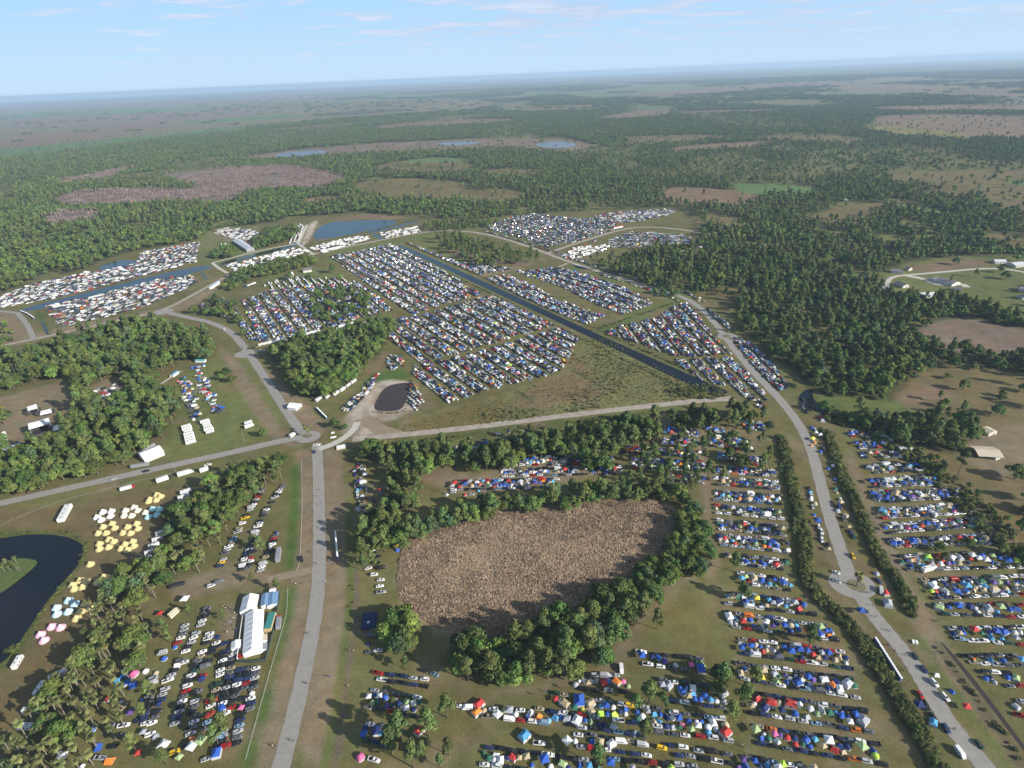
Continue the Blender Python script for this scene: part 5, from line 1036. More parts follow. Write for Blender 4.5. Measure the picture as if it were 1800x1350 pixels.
# outer right field
for i, q in enumerate(RB): band(*q, '%s row down, outer right field' % ordn(i), pc=.94 if i < 13 else .8, pt=.93 if i < 13 else .75)
# along the right road
cars_line([(1424, 857), (1434, 905), (1445, 940), (1458, 978)], 'left verge of the right road', 4.2, along=True, tents=.4, width=4, p=.95)
cars_line([(1466, 857), (1480, 902), (1490, 930), (1502, 968)], 'verge beside the right hedge', 4.2, along=True, tents=.45, width=5, p=.85)
cars_line([(1418, 750), (1450, 800), (1465, 850)], 'verge beside the right hedge', 4.5, along=True, tents=.4, width=12, p=.85)
cars_line([(1400, 700), (1430, 735), (1450, 745)], 'creek bend by the right road', 4, along=True, tents=.5, width=8, p=.85)
cars_line([(1585, 1122), (1602, 1146), (1613, 1161), (1626, 1181), (1640, 1198), (1677, 1250), (1690, 1270), (1705, 1290), (1726, 1314), (1748, 1345)], 'right verge, lower right road', 7.5, head=((1600, 1150), (1612, 1163)), p=.8)
cars_line([(1612, 1146), (1640, 1180), (1700, 1240), (1720, 1275)], 'grass right of lower right road', 9, tents=1, width=4, p=.7)
cars_line([(1608, 1214), (1625, 1233), (1634, 1252), (1650, 1272), (1663, 1292), (1678, 1314), (1698, 1340)], 'left verge, lower right road', 5.5, head=((1610, 1220), (1624, 1240)), p=.85, width=3, tents=.1)
cars_line([(1604, 1230), (1640, 1275), (1665, 1315)], 'grass left of lower right road', 8, tents=1, width=5, p=.7)
cars_line([(1465, 1000), (1480, 1045)], 'left verge of the right roundabout', 7, head=((1460, 1000), (1480, 1008)), width=6); one('suv', (1518, 1075), (1, .3), 'verge left of the right road', 'dark blue'); one('canopy', (1512, 1078), (1, 0), 'verge left of the right road', 'blue', 1.2)
cars_line([(1530, 1005), (1560, 1035)], 'right verge of the right roundabout', 5, along=True, tents=.4, width=6, p=.9)
# lot left of the avenue: columns of cars side by side
HD = ((400, 1100), (420, 1093)); ZL = 'lot left of the avenue'
for c, nm in (([(500, 852), (463, 905), (440, 960), (424, 1006)], 'swale side column, upper lot'), ([(463, 860), (420, 930), (383, 1003)], 'column along the tree strip, upper lot'), ([(487, 935), (472, 975), (455, 1010)], 'short column by the parked trailer'), ([(450, 948), (434, 1008)], 'middle column, upper lot'),
          ([(366, 1068), (350, 1108), (318, 1160), (288, 1212)], 'first car column, lower lot'), ([(372, 1112), (345, 1170), (322, 1230), (305, 1285)], 'second car column, lower lot'), ([(398, 1128), (390, 1180), (372, 1235), (362, 1290)], 'third car column, lower lot'), ([(440, 1172), (432, 1200), (425, 1250), (415, 1320)], 'fourth car column, lower lot'), ([(330, 1090), (318, 1125), (300, 1150)], 'short column below the bus'),
          ([(358, 1085), (340, 1130), (320, 1175)], 'inner first column, lower lot'), ([(385, 1120), (360, 1180), (345, 1235), (330, 1270)], 'inner second column, lower lot'), ([(412, 1140), (404, 1190), (390, 1240), (384, 1290)], 'inner third column, lower lot'), ([(452, 1172), (445, 1210), (437, 1260)], 'inner fourth column, lower lot'), ([(270, 1190), (262, 1240), (240, 1290)], 'column at the grove edge, lower lot')):
    cars_line(c, nm, 2.9, head=HD, p=.9, tents=.02 if 'upper' in nm else .10)
cars_line([(420, 1290), (380, 1330), (340, 1345)], 'bottom corner of the lower lot', 4.5, head=HD, p=.8, tents=.3); cars_line([(240, 1230), (255, 1290), (262, 1340)], 'palm grove edge', 5, head=HD, tents=.5, width=8)
cars_line([(300, 1190), (275, 1250), (262, 1300)], 'grove side column, lower lot', 3.0, head=HD, p=.9, tents=.25); cars_line([(352, 1235), (335, 1290), (318, 1345)], 'low second column, lower lot', 3.0, head=HD, p=.9, tents=.1); cars_line([(400, 1240), (392, 1290), (380, 1345)], 'low third column, lower lot', 3.0, head=HD, p=.9, tents=.15)
cars_line([(425, 1150), (420, 1200), (408, 1240)], 'compound side column, lower lot', 3.0, head=HD, p=.9, tents=.1); cars_line([(250, 1190), (290, 1170), (300, 1140)], 'tents at the grove edge, lower lot', 4, tents=.8, width=8)
for q in ((150, 1290), (120, 1320), (170, 1310), (90, 1335), (195, 1270), (215, 1240), (140, 1345), (60, 1345), (185, 1340)): cars_line([q, (q[0]+18, q[1]+6)], 'palm grove camp', 3.6, tents=.7, width=6)
cars_line([(205, 1180), (228, 1225), (205, 1300), (180, 1345)], 'palm grove edge', 5, tents=.7, width=9, p=.7); cars_line([(395, 1022), (360, 1035)], 'soil track above the lot', 5, head=HD, p=.7)
cars_line([(352, 895), (362, 885)], 'tree strip', 4, p=.5)
# camps right of the avenue
cars_line([(650, 1222), (745, 1236)], 'shady avenue rows', 5.2, along=True, tents=.4, width=3, p=.95); cars_line([(642, 1232), (738, 1250)], 'shady avenue rows', 4, along=True, tents=.7, width=3, p=.95); cars_line([(668, 985), (662, 1050)], 'west shore cars', 5, along=False, tents=.1, width=6, p=.9)
cars_line([(632, 820), (636, 860), (640, 900), (655, 985), (660, 1045)], 'left edge of avenue grove', 4.2, along=False, tents=.4, width=9, p=.85)
cars_line([(626, 815), (630, 850), (634, 900)], 'avenue edge of the grove', 3.6, along=True, tents=.3, width=4, p=.95); cars_line([(640, 830), (660, 870), (690, 900)], 'grove right of the avenue', 4.5, along=True, tents=.3, width=10, p=.8); cars_line([(655, 800), (760, 790)], 'grove right of the avenue', 5, tents=.4, width=8, p=.6); cars_line([(688, 860), (694, 905)], 'grove right of the avenue', 4.6, along=True, p=.9)
cars_line([(780, 868), (850, 868)], 'strip above marsh trees', 4.6, along=True, tents=.4, width=6); cars_line([(690, 970), (695, 960)], 'west shore of the dry marsh', 3, tents=.8, width=6)
cars_line([(640, 1085), (665, 1100), (655, 1140)], 'shade by the tree clump', 5, tents=.5, width=10, p=.7); cars_line([(860, 765), (940, 755)], 'strip under the gravel track', 5, along=True, tents=.4, p=.7, width=4)
# two strips and rows of campers in the left centre lawn
cars_line([(318, 664), (330, 700), (350, 740)], 'first strip on the left lawn', 3.0, tents=.7, width=9, p=1); cars_line([(322, 664), (338, 700), (356, 738)], 'first strip on the left lawn', 3.4, tents=.7, width=9, p=1); cars_line([(345, 645), (362, 690), (384, 730)], 'second strip on the left lawn', 3.0, tents=.7, width=9, p=1); cars_line([(350, 643), (368, 690), (386, 726)], 'second strip on the left lawn', 3.4, tents=.6, width=9, p=1)
def rvline(pts, zone, step, head, p=1, kinds=RVK, force=True):
    q = smooth(P(pts), 2); seg = np.linalg.norm(np.diff(q, axis=0), axis=1); L = np.concatenate([[0], np.cumsum(seg)]); n = max(1, int(L[-1]//step))
    a, b = np.array(at(*head[0])), np.array(at(*head[1])); hh = math.atan2(b[1]-a[1], b[0]-a[0])
    for i in range(n):
        if RN.random() > p: continue
        s = (i+.5)*step; x = np.interp(s, L, q[:, 0]); y = np.interp(s, L, q[:, 1]); put(kinds[int(RN.integers(len(kinds)))], x, y, hh+RN.normal(0, .03), zone, None, 1, force)
H1 = ((326, 752), (340, 748))
rvline([(328, 750), (333, 766), (338, 786)], 'camper row on the left lawn', 5.2, H1); rvline([(360, 741), (366, 752), (371, 764)], 'right camper row on the left lawn', 5.6, H1); rvline([(436, 742), (441, 760)], 'three campers by the left road', 7, ((430, 752), (444, 747)))
rvline([(287, 934), (268, 968), (248, 1002)], 'long trailer line beside the tree strip', 6.2, ((270, 960), (284, 955)), kinds=['travel_trailer']); rvline([(330, 862), (312, 905)], 'shaded trailers at the tree strip top', 6.5, ((320, 880), (334, 875)))
for px, hd in (((33, 1167), (.6, -1)), ((73, 1213), (.7, -1)), ((78, 1230), (1, -.2)), ((57, 1253), (1, -.05)), ((48, 1281), (1, 0)), ((104, 1190), (1, -.5)), ((94, 1200), (.6, -1))): one('motorhome', px, hd, 'left shore by the palm grove')
# far lots
CD = ((700, 432), (1245, 683))
lot([(580, 451), (692, 429), (849, 516), (722, 553)], *CD, 16.5, 12.6, 'upper long rows beside the canal', rv=.06)
lot([(692, 562), (732, 556), (866, 518), (982, 569), (805, 621), (762, 632), (684, 600)], *CD, 16.5, 12.6, 'middle long rows beside the canal', rv=.04)
lot([(728, 644), (808, 627), (892, 677), (862, 686), (785, 710), (722, 660)], *CD, 16.5, 12.6, 'lower left rows above the wetland', rv=.03)
lot([(812, 627), (990, 575), (1021, 590), (1007, 612), (987, 654), (918, 671), (893, 676)], *CD, 16.5, 12.6, 'lower right rows above the wetland', rv=.03)
lot([(684, 575), (697, 566), (762, 634), (738, 642), (690, 600)], *CD, 16.5, 11, 'rows at the wood edge'); lot([(680, 625), (705, 628), (712, 645), (684, 652)], *CD, 14, 11, 'small block above the brown pond')
lot([(853, 489), (900, 483), (975, 525), (1019, 542), (1064, 556), (1031, 570), (994, 558), (933, 530), (878, 503)], *CD, 15, 12.4, 'rows right of the canal', rv=.05)
lot([(906, 478), (980, 470), (1072, 494), (1150, 533), (1092, 553), (1061, 542), (989, 505)], *CD, 15.5, 12.6, 'rows left of the far right road', rv=.05)
lot([(705, 428), (714, 426), (850, 480), (838, 484)], *CD, 30, 13, 'single row along the canal bank', rv=.2); lot([(815, 462), (895, 470), (905, 474), (860, 480), (820, 474)], *CD, 9, 8, 'small cluster beyond the canal', rv=.1)
lot([(1063, 586), (1085, 574), (1150, 560), (1195, 533), (1210, 534), (1250, 585), (1285, 622), (1225, 627), (1180, 625), (1140, 610), (1100, 598)], (1194, 535), (1286, 624), 16, 13, 'fan of rows, far roundabout')
lot([(1180, 634), (1240, 630), (1295, 630), (1312, 650), (1355, 712), (1335, 718), (1290, 682), (1240, 672)], (1270, 640), (1350, 715), 16, 11, 'lower fan, right road')
lot([(1290, 592), (1318, 602), (1345, 625), (1390, 680), (1368, 688), (1330, 650), (1300, 612)], (1290, 592), (1390, 690), 13, 12, 'strip by the right forest'); lot([(1235, 540), (1250, 545), (1290, 575), (1280, 582)], (1235, 540), (1285, 580), 12, 8, 'far strip by the right forest')
lot([(0, 522), (56, 500), (153, 478), (185, 476), (240, 463), (248, 443), (350, 426), (345, 461), (278, 478), (194, 500), (83, 528), (-60, 552), (-60, 535)], (83, 528), (278, 478), 9.0, 7.6, 'upper left camper lot', rv=.05, tents=.36, dens=.82)
lot([(80, 538), (167, 520), (278, 490), (333, 484), (347, 492), (342, 500), (264, 536), (194, 556), (106, 575), (92, 558)], (83, 540), (278, 490), 8.8, 7.6, 'lower left camper lot', rv=.05, tents=.36, dens=.82)
lot([(393, 468), (517, 437), (545, 442), (500, 457), (415, 477)], (395, 470), (520, 440), 9, 8.2, 'white camper strip by the barn canal', rv=.45, dens=.7); lot([(539, 435), (636, 413), (656, 419), (567, 446)], (539, 433), (636, 411), 9, 8.2, 'white camper strip below the reservoir', rv=.45, dens=.7)
lot([(667, 410), (733, 398), (739, 408), (678, 420)], (667, 408), (733, 397), 9, 8.2, 'small white camper block', rv=.4, dens=.7)
lot([(425, 528), (480, 510), (560, 500), (640, 500), (690, 545), (600, 570), (520, 592), (455, 603)], (475, 510), (532, 582), 16, 13, 'rows among the left oaks')
lot([(345, 538), (385, 520), (425, 545), (462, 600), (440, 598), (395, 560), (360, 548)], (428, 550), (461, 597), 16, 10, 'small rows left of the oaks'); lot([(455, 500), (520, 488), (600, 490), (640, 498), (560, 502), (480, 508)], (475, 510), (532, 582), 10, 6, 'campers on the upper lawn', rv=.6, dens=.8)
rvline([(436, 613), (500, 598), (560, 584), (636, 567)], 'vehicle line on the narrow road', 6, ((500, 600), (560, 585)), p=.5, force=False); cars_line([(436, 614), (500, 600), (560, 586), (636, 569)], 'vehicle line on the narrow road', 4.5, along=True)
lot([(590, 722), (625, 690), (660, 652), (667, 656), (650, 690), (618, 724)], (592, 720), (660, 655), 13, 11, 'camp strip below the round wood', rv=.05)
rvline([(552, 706), (590, 696), (625, 670), (640, 655)], 'camper line at the round wood foot', 9, ((590, 696), (625, 670)), p=.8, force=False); lot([(716, 672), (728, 668), (745, 705), (735, 722), (718, 712)], *CD, 8, 7, 'camp right of the brown pond')
lot([(850, 400), (900, 382), (935, 376), (1017, 384), (1086, 384), (1083, 397), (1031, 417), (983, 431), (961, 436), (919, 419)], (850, 400), (961, 436), 12.5, 8.6, 'farthest left tent lot', rv=.04, dens=.75); lot([(1040, 382), (1066, 374), (1190, 367), (1178, 378), (1128, 389), (1083, 392)], (1058, 380), (1180, 370), 12, 8.6, 'farthest upper tent lot', rv=.05, dens=.7)
lot([(1067, 424), (1114, 407), (1211, 415), (1217, 428), (1155, 434), (1078, 436)], (1067, 424), (1217, 428), 12, 8.6, 'farthest right tent lot', rv=.05, dens=.7); lot([(985, 452), (1010, 436), (1075, 430), (1060, 442), (1010, 456)], (1000, 445), (1070, 432), 12, 8, 'small lot behind the far crossing', rv=.4)
lot([(1180, 440), (1260, 428), (1240, 434), (1190, 444)], (1180, 440), (1250, 430), 12, 7, 'scattered campers at the far wood', rv=.6, dens=.5)
cars_line([(850, 406), (920, 426), (985, 446), (1060, 474), (1130, 494), (1200, 512), (1238, 532)], 'far verge of the gravel road', 4.4, along=True, tents=.25, width=5); cars_line([(1050, 482), (1110, 500), (1170, 520), (1215, 540)], 'near verge of the gravel road', 4.4, along=True, tents=.2, width=4, p=.8)
cars_line([(1000, 428), (1045, 414), (1085, 402)], 'verge of the far pale road', 4.4, along=True, width=4, tents=.2); cars_line([(1005, 440), (1050, 422)], 'verge of the far pale road', 4.4, along=True, width=4, tents=.2)
lot([(370, 408), (395, 402), (440, 402), (470, 418), (440, 424), (395, 418)], (370, 408), (440, 402), 9, 8, 'cars behind the metal barn', rv=.3, dens=.6); lot([(516, 402), (528, 394), (534, 398), (526, 424), (508, 430)], (520, 425), (530, 396), 7, 6.5, 'campers beside the reservoir track', rv=.8)
lot([(388, 430), (398, 428), (396, 448), (388, 446)], (390, 430), (391, 448), 7, 6, 'short camper line by the barn', rv=.6); lot([(470, 488), (440, 503), (425, 506), (455, 494)], (425, 505), (470, 488), 6, 5, 'white campers by the tree line', rv=.9)
lot([(-30, 570), (-5, 566), (2, 596), (-30, 600)], (0, 566), (0, 598), 10, 8, 'camp at the left edge', rv=.4); lot([(130, 700), (200, 670), (215, 688), (170, 712)], (150, 700), (200, 680), 9, 6, 'vendors under the oaks', rv=.2, tents=.8, dens=.6)

# ---- build them: the 300 nearest in view of each kind, the others one mass per kind
NM = {'sedan': ('parked_car', 'sedan', 'car', 'parked saloon cars'), 'suv': ('parked_suv', 'suv', 'suv', 'parked high cars'), 'pickup': ('pickup_truck', 'pickup', 'pickup', 'parked pickups'), 'van': ('parked_van', 'van', 'van', 'parked vans'),
      'dome': ('dome_tent', 'dome tent', 'tent', 'dome tents'), 'ridge': ('ridge_tent', 'ridge tent', 'tent', 'ridge tents'), 'canopy': ('canopy_shelter', 'canopy', 'canopy', 'pop up canopies'), 'cabin': ('cabin_tent', 'cabin tent', 'tent', 'cabin tents'),
      'motorhome': ('motorhome', 'motorhome', 'motorhome', 'motorhomes'), 'travel_trailer': ('travel_trailer', 'travel trailer', 'trailer', 'travel trailers')}
COLS = {c[0]: c[1] for c in CPAL}; TCOLS = {c[0]: c[1] for c in TPAL}
for kind, L in IT.items():
    L.sort(key=lambda q: q[0]**2+q[1]**2); vis = [q for q in L if inview(q[0], q[1], 12)]; ind = vis[:300]; ids = set(map(id, ind)); rest = [q for q in L if id(q) not in ids]
    nm, word, cat, grp = NM[kind]; cnt = {}
    for q in ind: cnt.setdefault((q[4] if kind not in RVK else '', q[5]), []).append(q)
    for (cn, zone), qs in cnt.items():
        qs.sort(key=lambda q: pix(q[0], q[1])[0])
        for i, q in enumerate(qs):
            d = math.hypot(q[0], q[1]); near = d < 330
            colr = COLS.get(cn) if kind in CK else TCOLS.get(cn); cnm = cn if kind not in RVK else 'white'
            lab = ('only %s %s in %s' if len(qs) == 1 else '%s %s '+word+' from left in %s')
            lab = ('the only %s %s in the %s' % (cnm, word, zone)) if len(qs) == 1 else '%s %s %s from left in the %s' % (ordn(i), cnm, word, zone)
            f_ = RN.uniform(.8, 1.12); colr2 = tuple(min(1, c*f_) for c in (colr or (.8, .8, .8)))
            o = empty(nm, (q[0], q[1], 0), q[2], q[3]); tag(o, lab, cat, grp)
            if kind in CK:
                m = CARS[kind]
                if near:
                    link('body', m['body'], parent=o, color=colr2)
                    for wm, rm_ in zip(m['wheels'], m['rims']): link('rim', rm_, parent=link('wheel', wm, parent=o))
                else: link('body', m['bw'], parent=o, color=colr2)
                link('window', m['glass'], parent=o)
            elif kind in TK:
                for n, me, c in TENTS[kind]['parts']: link(n, me, parent=o, color=colr2 if c else None)
            else:
                for n, me in RVS[kind]['parts']: link(n, me, parent=o)
    if not rest: continue
    pal = CPAL if kind in CK else TPAL if kind in TK else [('white', (.8, .8, .8), 1)]
    me = (CARS if kind in CK else TENTS if kind in TK else RVS)[kind]['whole']; source('rest_'+kind, [(kind, tinted(me, c[0], c[1]), c[1]) for c in pal]); idx = {c[0]: i for i, c in enumerate(pal)}
    scatter({'sedan': 'parked_cars', 'suv': 'parked_suvs', 'pickup': 'pickup_trucks', 'van': 'parked_vans', 'dome': 'dome_tents', 'ridge': 'ridge_tents', 'canopy': 'canopy_shelters', 'cabin': 'cabin_tents', 'motorhome': 'motorhomes', 'travel_trailer': 'travel_trailers'}[kind],
            [(q[0], q[1], 0, q[2], q[3], q[3], q[3], idx.get(q[4], 0)) for q in rest], 'rest_'+kind, 'all the farther %ss of the crowded camping lots' % word)
    print(kind, len(L), len(vis))
#@@BUILDINGS
# ------------------------------------------------------------------ bell tents on the lake meadow
BT = {'yellow': (.58, .47, .22), 'white': (.80, .80, .76), 'cream': (.72, .65, .50), 'pale teal': (.38, .66, .66), 'pale blue': (.48, .68, .78), 'pink': (.80, .45, .55)}
def bell_parts():
    n = 14; c = MB(); rg = lambda r, z: [(r*math.cos(2*math.pi*i/n), r*math.sin(2*math.pi*i/n), z) for i in range(n)]
    c.loft([rg(2.55, .72), rg(1.6, 1.55), rg(.75, 2.35)], CANVAS, caps=False); c.add(rg(.75, 2.35)+[(0, 0, 3.1)], [(i, (i+1) % n, n) for i in range(n)], CANVAS)
    w_ = MB(); w_.loft([rg(2.5, 0), rg(2.5, .72)], CANVAS, caps=False)
    d = MB(); d.add([(2.54, -.5, .02), (2.54, .5, .02), (2.05, .1, 1.28), (2.05, -.1, 1.28)], [(0, 1, 2, 3)], mat('tent_mesh'))
    p = MB(); p.tube((0, 0, 2.9), (0, 0, 3.25), .05, .03, BARK, 5); g = MB()
    for i in range(0, n, 2): a = 2*math.pi*i/n; g.tube((2.5*math.cos(a), 2.5*math.sin(a), .7), (3.4*math.cos(a), 3.4*math.sin(a), 0), .02, .02, mat('rope', (.5, .48, .42), .9), 3)
    return [('roof', c.mesh('bell_roof'), 1), ('wall', w_.mesh('bell_wall'), 1), ('door', d.mesh('bell_door'), 0), ('pole', p.mesh('bell_pole'), 0), ('rope', g.mesh('bell_rope'), 0)]
BP = bell_parts()
BL = {'top cluster by the dirt track': [('yellow', [(713, 72), (745, 50), (764, 58), (742, 76), (706, 82)])],
      'upper left cluster': [('white', [(462, 157), (490, 132), (530, 128), (525, 152), (482, 170)])], 'upper middle cluster': [('cream', [(597, 125), (637, 110), (655, 125), (590, 150), (626, 150)])],
      'upper right cluster': [('pale teal', [(725, 118), (758, 120), (745, 146), (705, 155)]), ('cream', [(692, 135)])], 'second tier left cluster': [('yellow', [(490, 203), (533, 187), (545, 208), (505, 232), (468, 233)])],
      'second tier right cluster': [('yellow', [(607, 203), (650, 187), (656, 211), (621, 233), (585, 231)])], 'third tier left cluster': [('yellow', [(473, 284), (518, 262), (541, 272), (517, 299), (473, 308)])], 'third tier right cluster': [('yellow', [(595, 285), (631, 272), (636, 294), (606, 311), (576, 306)])],
      'lone spot below the tiers': [('yellow', [(430, 380)])], 'cluster beside the lake bank': [('yellow', [(382, 457), (411, 462), (394, 489), (354, 497), (346, 479)])], 'cluster under the oak': [('yellow', [(495, 440), (465, 466), (523, 445)])],
      'blue cluster by the lake': [('pale blue', [(327, 552), (358, 568), (270, 587), (326, 605), (272, 617)])], 'shaded cluster by the grove': [('yellow', [(408, 568), (432, 588), (449, 604), (386, 605), (365, 637)])], 'pink cluster nearest the lake end': [('pink', [(247, 677), (290, 680), (194, 714), (211, 741)])]}
for zn, cs in BL.items():
    for cn, pts in cs:
        for i, (a, b) in enumerate(sorted(pts)):
            x, y = at(a/2.7, 850+(b+6)/2.7); o = empty('bell_tent', (x, y, 0), RN.uniform(-.6, .6), 1.02)
            tag(o, '%s bell tent%s in the %s' % (cn, '' if len(pts) == 1 else ', %s from left' % ordn(i), zn), 'bell tent', 'bell tents on the lake meadow')
            for n, me, c in BP: link(n, me, parent=o, color=BT[cn] if c else None)
# ------------------------------------------------------------------ marquees, barns, houses
def frame(pa, pb): a, b = np.array(at(*pa)), np.array(at(*pb)); c = (a+b)/2; d = b-a; return c, math.atan2(d[1], d[0]), float(np.linalg.norm(d))
def gable(name, pa, pb, width, eave, ridge, label, cat, bays=0, roofm=None, wallm=None, open_side=False, wins=0, over=.3, door=True):
    c, h, L = frame(pa, pb); o = empty(name, (c[0], c[1], 0), h); tag(o, label, cat); rm = roofm or WCAN; wm = wallm or WCAN; w_ = width/2; l = L/2
    for s in (-1, 1):
        b = MB(); ys = [s*(w_+over), 0]; e = eave-over*.3; nb = max(1, bays)
        for i in range(nb):
            x0, x1 = -l-over+(2*l+2*over)*i/nb, -l-over+(2*l+2*over)*(i+1)/nb; xm = (x0+x1)/2; sag = .18 if bays else 0
            b.add([(x0, s*(w_+over), e), (xm, s*(w_+over), e+.0), (x1, s*(w_+over), e), (x0, 0, ridge), (xm, 0, ridge-sag), (x1, 0, ridge), (x0, s*(w_+over), e-.12), (x1, s*(w_+over), e-.12)],
                  [(0, 1, 4, 3), (1, 2, 5, 4), (6, 7, 2, 0)] if s < 0 else [(3, 4, 1, 0), (4, 5, 2, 1), (0, 2, 7, 6)], rm)
        link('roof', b.mesh('roof'), parent=o)
    b = MB()
    if open_side:
        for i in range(max(2, bays)+1):
            for s in (-1, 1): b.tube((-l+2*l*i/max(2, bays), s*w_, 0), (-l+2*l*i/max(2, bays), s*w_, eave), .08, .08, GREYM, 5)
        link('post', b.mesh('post'), parent=o)
    else:
        b.add([(-l, -w_, 0), (l, -w_, 0), (l, w_, 0), (-l, w_, 0), (-l, -w_, eave), (l, -w_, eave), (l, w_, eave), (-l, w_, eave), (-l, 0, ridge-.06), (l, 0, ridge-.06)], [(0, 1, 5, 4), (2, 3, 7, 6), (1, 2, 6, 9, 5), (3, 0, 4, 8, 7)], wm)
        link('wall', b.mesh('wall'), parent=o)
        for i in range(wins):
            for s in (-1, 1): q = MB(); q.box((-l+2*l*(i+.5)/wins, s*(w_+.02), eave*.55), (1.2, .08, 1.1), GLASSM); wo = link('window', q.mesh('window'), parent=o); q = MB(); q.box((-l+2*l*(i+.5)/wins, s*(w_+.03), eave*.55-.62), (1.4, .14, .12), WHITE); link('sill', q.mesh('sill'), parent=wo)
        if door: q = MB(); q.box((l+.02, w_*.3, 1.05), (.08, 1.0, 2.1), DARK); link('door', q.mesh('door'), parent=o)
    return o
SH = mat('shingle_roof', (.17, .17, .18), .85, var=.12, scale=1.2); TANR = mat('tan_roof', (.50, .43, .33), .8, var=.06, scale=.5); METR = mat('metal_roof', (.62, .63, .64), .4, .2, var=.06, scale=.3); STU = mat('stucco', (.58, .55, .48), .9, var=.05)
BLUEC = mat('blue_cover', (.16, .27, .42), .55, var=.05); GRNC = mat('green_trailer', (.05, .22, .20), .5, var=.06); REDM = mat('red_paint', (.42, .03, .03), .4)
gable('marquee', (446, 1152), (450, 1083), 9.5, 3.2, 5.4, 'long white ridge marquee inside the fenced vendor compound', 'marquee', bays=8)
gable('canopy_tent', (437, 1080), (443, 1054), 8.5, 2.8, 5.0, 'white peaked canopy tent at the top end of the compound', 'tent', bays=2)
gable('cover_tent', (467, 1070), (469, 1050), 4.2, 2.9, 3.6, 'narrow blue topped unit in the compound corner', 'unit', roofm=BLUEC, wallm=WHITE)
gable('cover_tent', (480, 1069), (482, 1048), 5.6, 2.9, 3.6, 'wide blue topped unit in the compound corner', 'unit', roofm=BLUEC, wallm=WHITE)
gable('small_tent', (416, 1144), (417, 1132), 4.5, 2.2, 3.2, 'small white tent on the compound fence', 'tent'); gable('small_tent', (463, 1132), (463, 1122), 4.5, 2.3, 2.8, 'small tan topped tent right of the long marquee', 'tent', roofm=TANR)
gable('small_tent', (464, 1146), (465, 1137), 3.4, 2.2, 2.6, 'small grey tent below the tan topped one', 'tent', roofm=GREYM); gable('small_tent', (476, 1044), (486, 1041), 3.2, 2.6, 3.0, 'white unit behind the blue topped units', 'unit')
gable('marquee', (250, 808), (284, 794), 15, 3.5, 6.2, 'big white marquee beside the left road at the wood edge', 'marquee', bays=5); gable('small_tent', (511, 716), (526, 718), 9, 2.6, 5.0, 'white peaked tent beside the climbing left road', 'tent', bays=2)
gable('marquee', (-14, 778), (13, 770), 14, 4, 7, 'white marquee cut by the left edge at the fairground', 'marquee', bays=3); gable('small_tent', (0, 800), (38, 786), 8, 3, 4.2, 'low pale blue tent below the fairground stage', 'tent', roofm=mat('pale_blue_canvas', (.42, .55, .68), .7))
gable('small_tent', (88, 772), (125, 768), 6, 2.8, 3.6, 'blue grey awning under the oaks behind the stage', 'tent', roofm=mat('pale_blue_canvas'))
gable('metal_barn', (417, 426), (441, 442), 14, 5, 7.5, 'long white roofed metal barn near the canal crossing', 'barn', roofm=METR, wallm=GREYM, bays=1, wins=4)
gable('small_tent', (507, 486), (514, 484), 9, 3, 6, 'white peaked tent beside a round oak on the upper lawn', 'tent'); gable('barn', (533, 478), (548, 476), 12, 3.5, 5.5, 'grey roofed hall behind the upper lawn', 'barn', roofm=SH, wallm=STU)
gable('small_tent', (312, 656), (302, 663), 4, 2.4, 3.2, 'slim blue and white tent at the wood edge path', 'tent', roofm=BLUEC); gable('small_tent', (345, 636), (362, 636), 3.4, 2.4, 3.0, 'long teal awning above the second strip', 'tent', roofm=mat('teal_canvas', (.10, .40, .42), .7))
gable('small_tent', (370, 508), (385, 498), 4, 3, 3.6, 'long pale blue tent by the gravel road bend', 'tent', roofm=mat('pale_blue_canvas'))
for i, (a, b, wd, lab) in enumerate([((1566, 478), (1586, 480), 11, 'white walled house at the loop top left'), ((1592, 474), (1600, 476), 8, 'small grey shed right of the loop house'), ((1576, 500), (1592, 506), 10, 'grey roofed house inside the loop'), ((1548, 508), (1562, 508), 8, 'pale low shed at the loop foot'),
                                     ((1650, 494), (1680, 502), 17, 'large grey roofed house with white drive'), ((1638, 494), (1650, 493), 10, 'white annex left of the large grey roofed house'), ((1616, 521), (1640, 520), 12, 'white roofed shed among trees below the settlement'), ((1676, 510), (1690, 512), 9, 'small dark roofed house right of the yard'),
                                     ((1776, 468), (1796, 466), 16, 'pale green hipped house at right edge'), ((1745, 462), (1765, 462), 11, 'dark barn left of the pale green house'), ((1790, 510), (1815, 512), 12, 'dark roofed house cut by the right edge'), ((1792, 525), (1815, 525), 10, 'lower dark roofed house cut by the right edge')]):
    gable('house', a, b, wd, 3, 5.2, lab, 'house', roofm=(METR if 'white roofed' in lab or 'pale green' in lab else SH), wallm=(WHITE if 'white' in lab else STU), wins=3)
gable('pavilion', (1712, 798), (1752, 800), 13, 3, 4.6, 'tan roofed park pavilion on the right lawn', 'pavilion', roofm=TANR, bays=1, open_side=True, over=.8); gable('restroom', (1744, 806), (1752, 804), 5, 2.6, 3.2, 'small white block under the tan pavilion edge', 'building', roofm=TANR, wallm=WHITE)
gable('shed', (1728, 757), (1744, 765), 9, 2.8, 4, 'pale roofed shed behind the tan pavilion', 'shed', roofm=TANR, wallm=STU); gable('shed', (1480, 352), (1490, 352), 8, 3, 4, 'tiny pale shed in the far field', 'shed', roofm=METR)
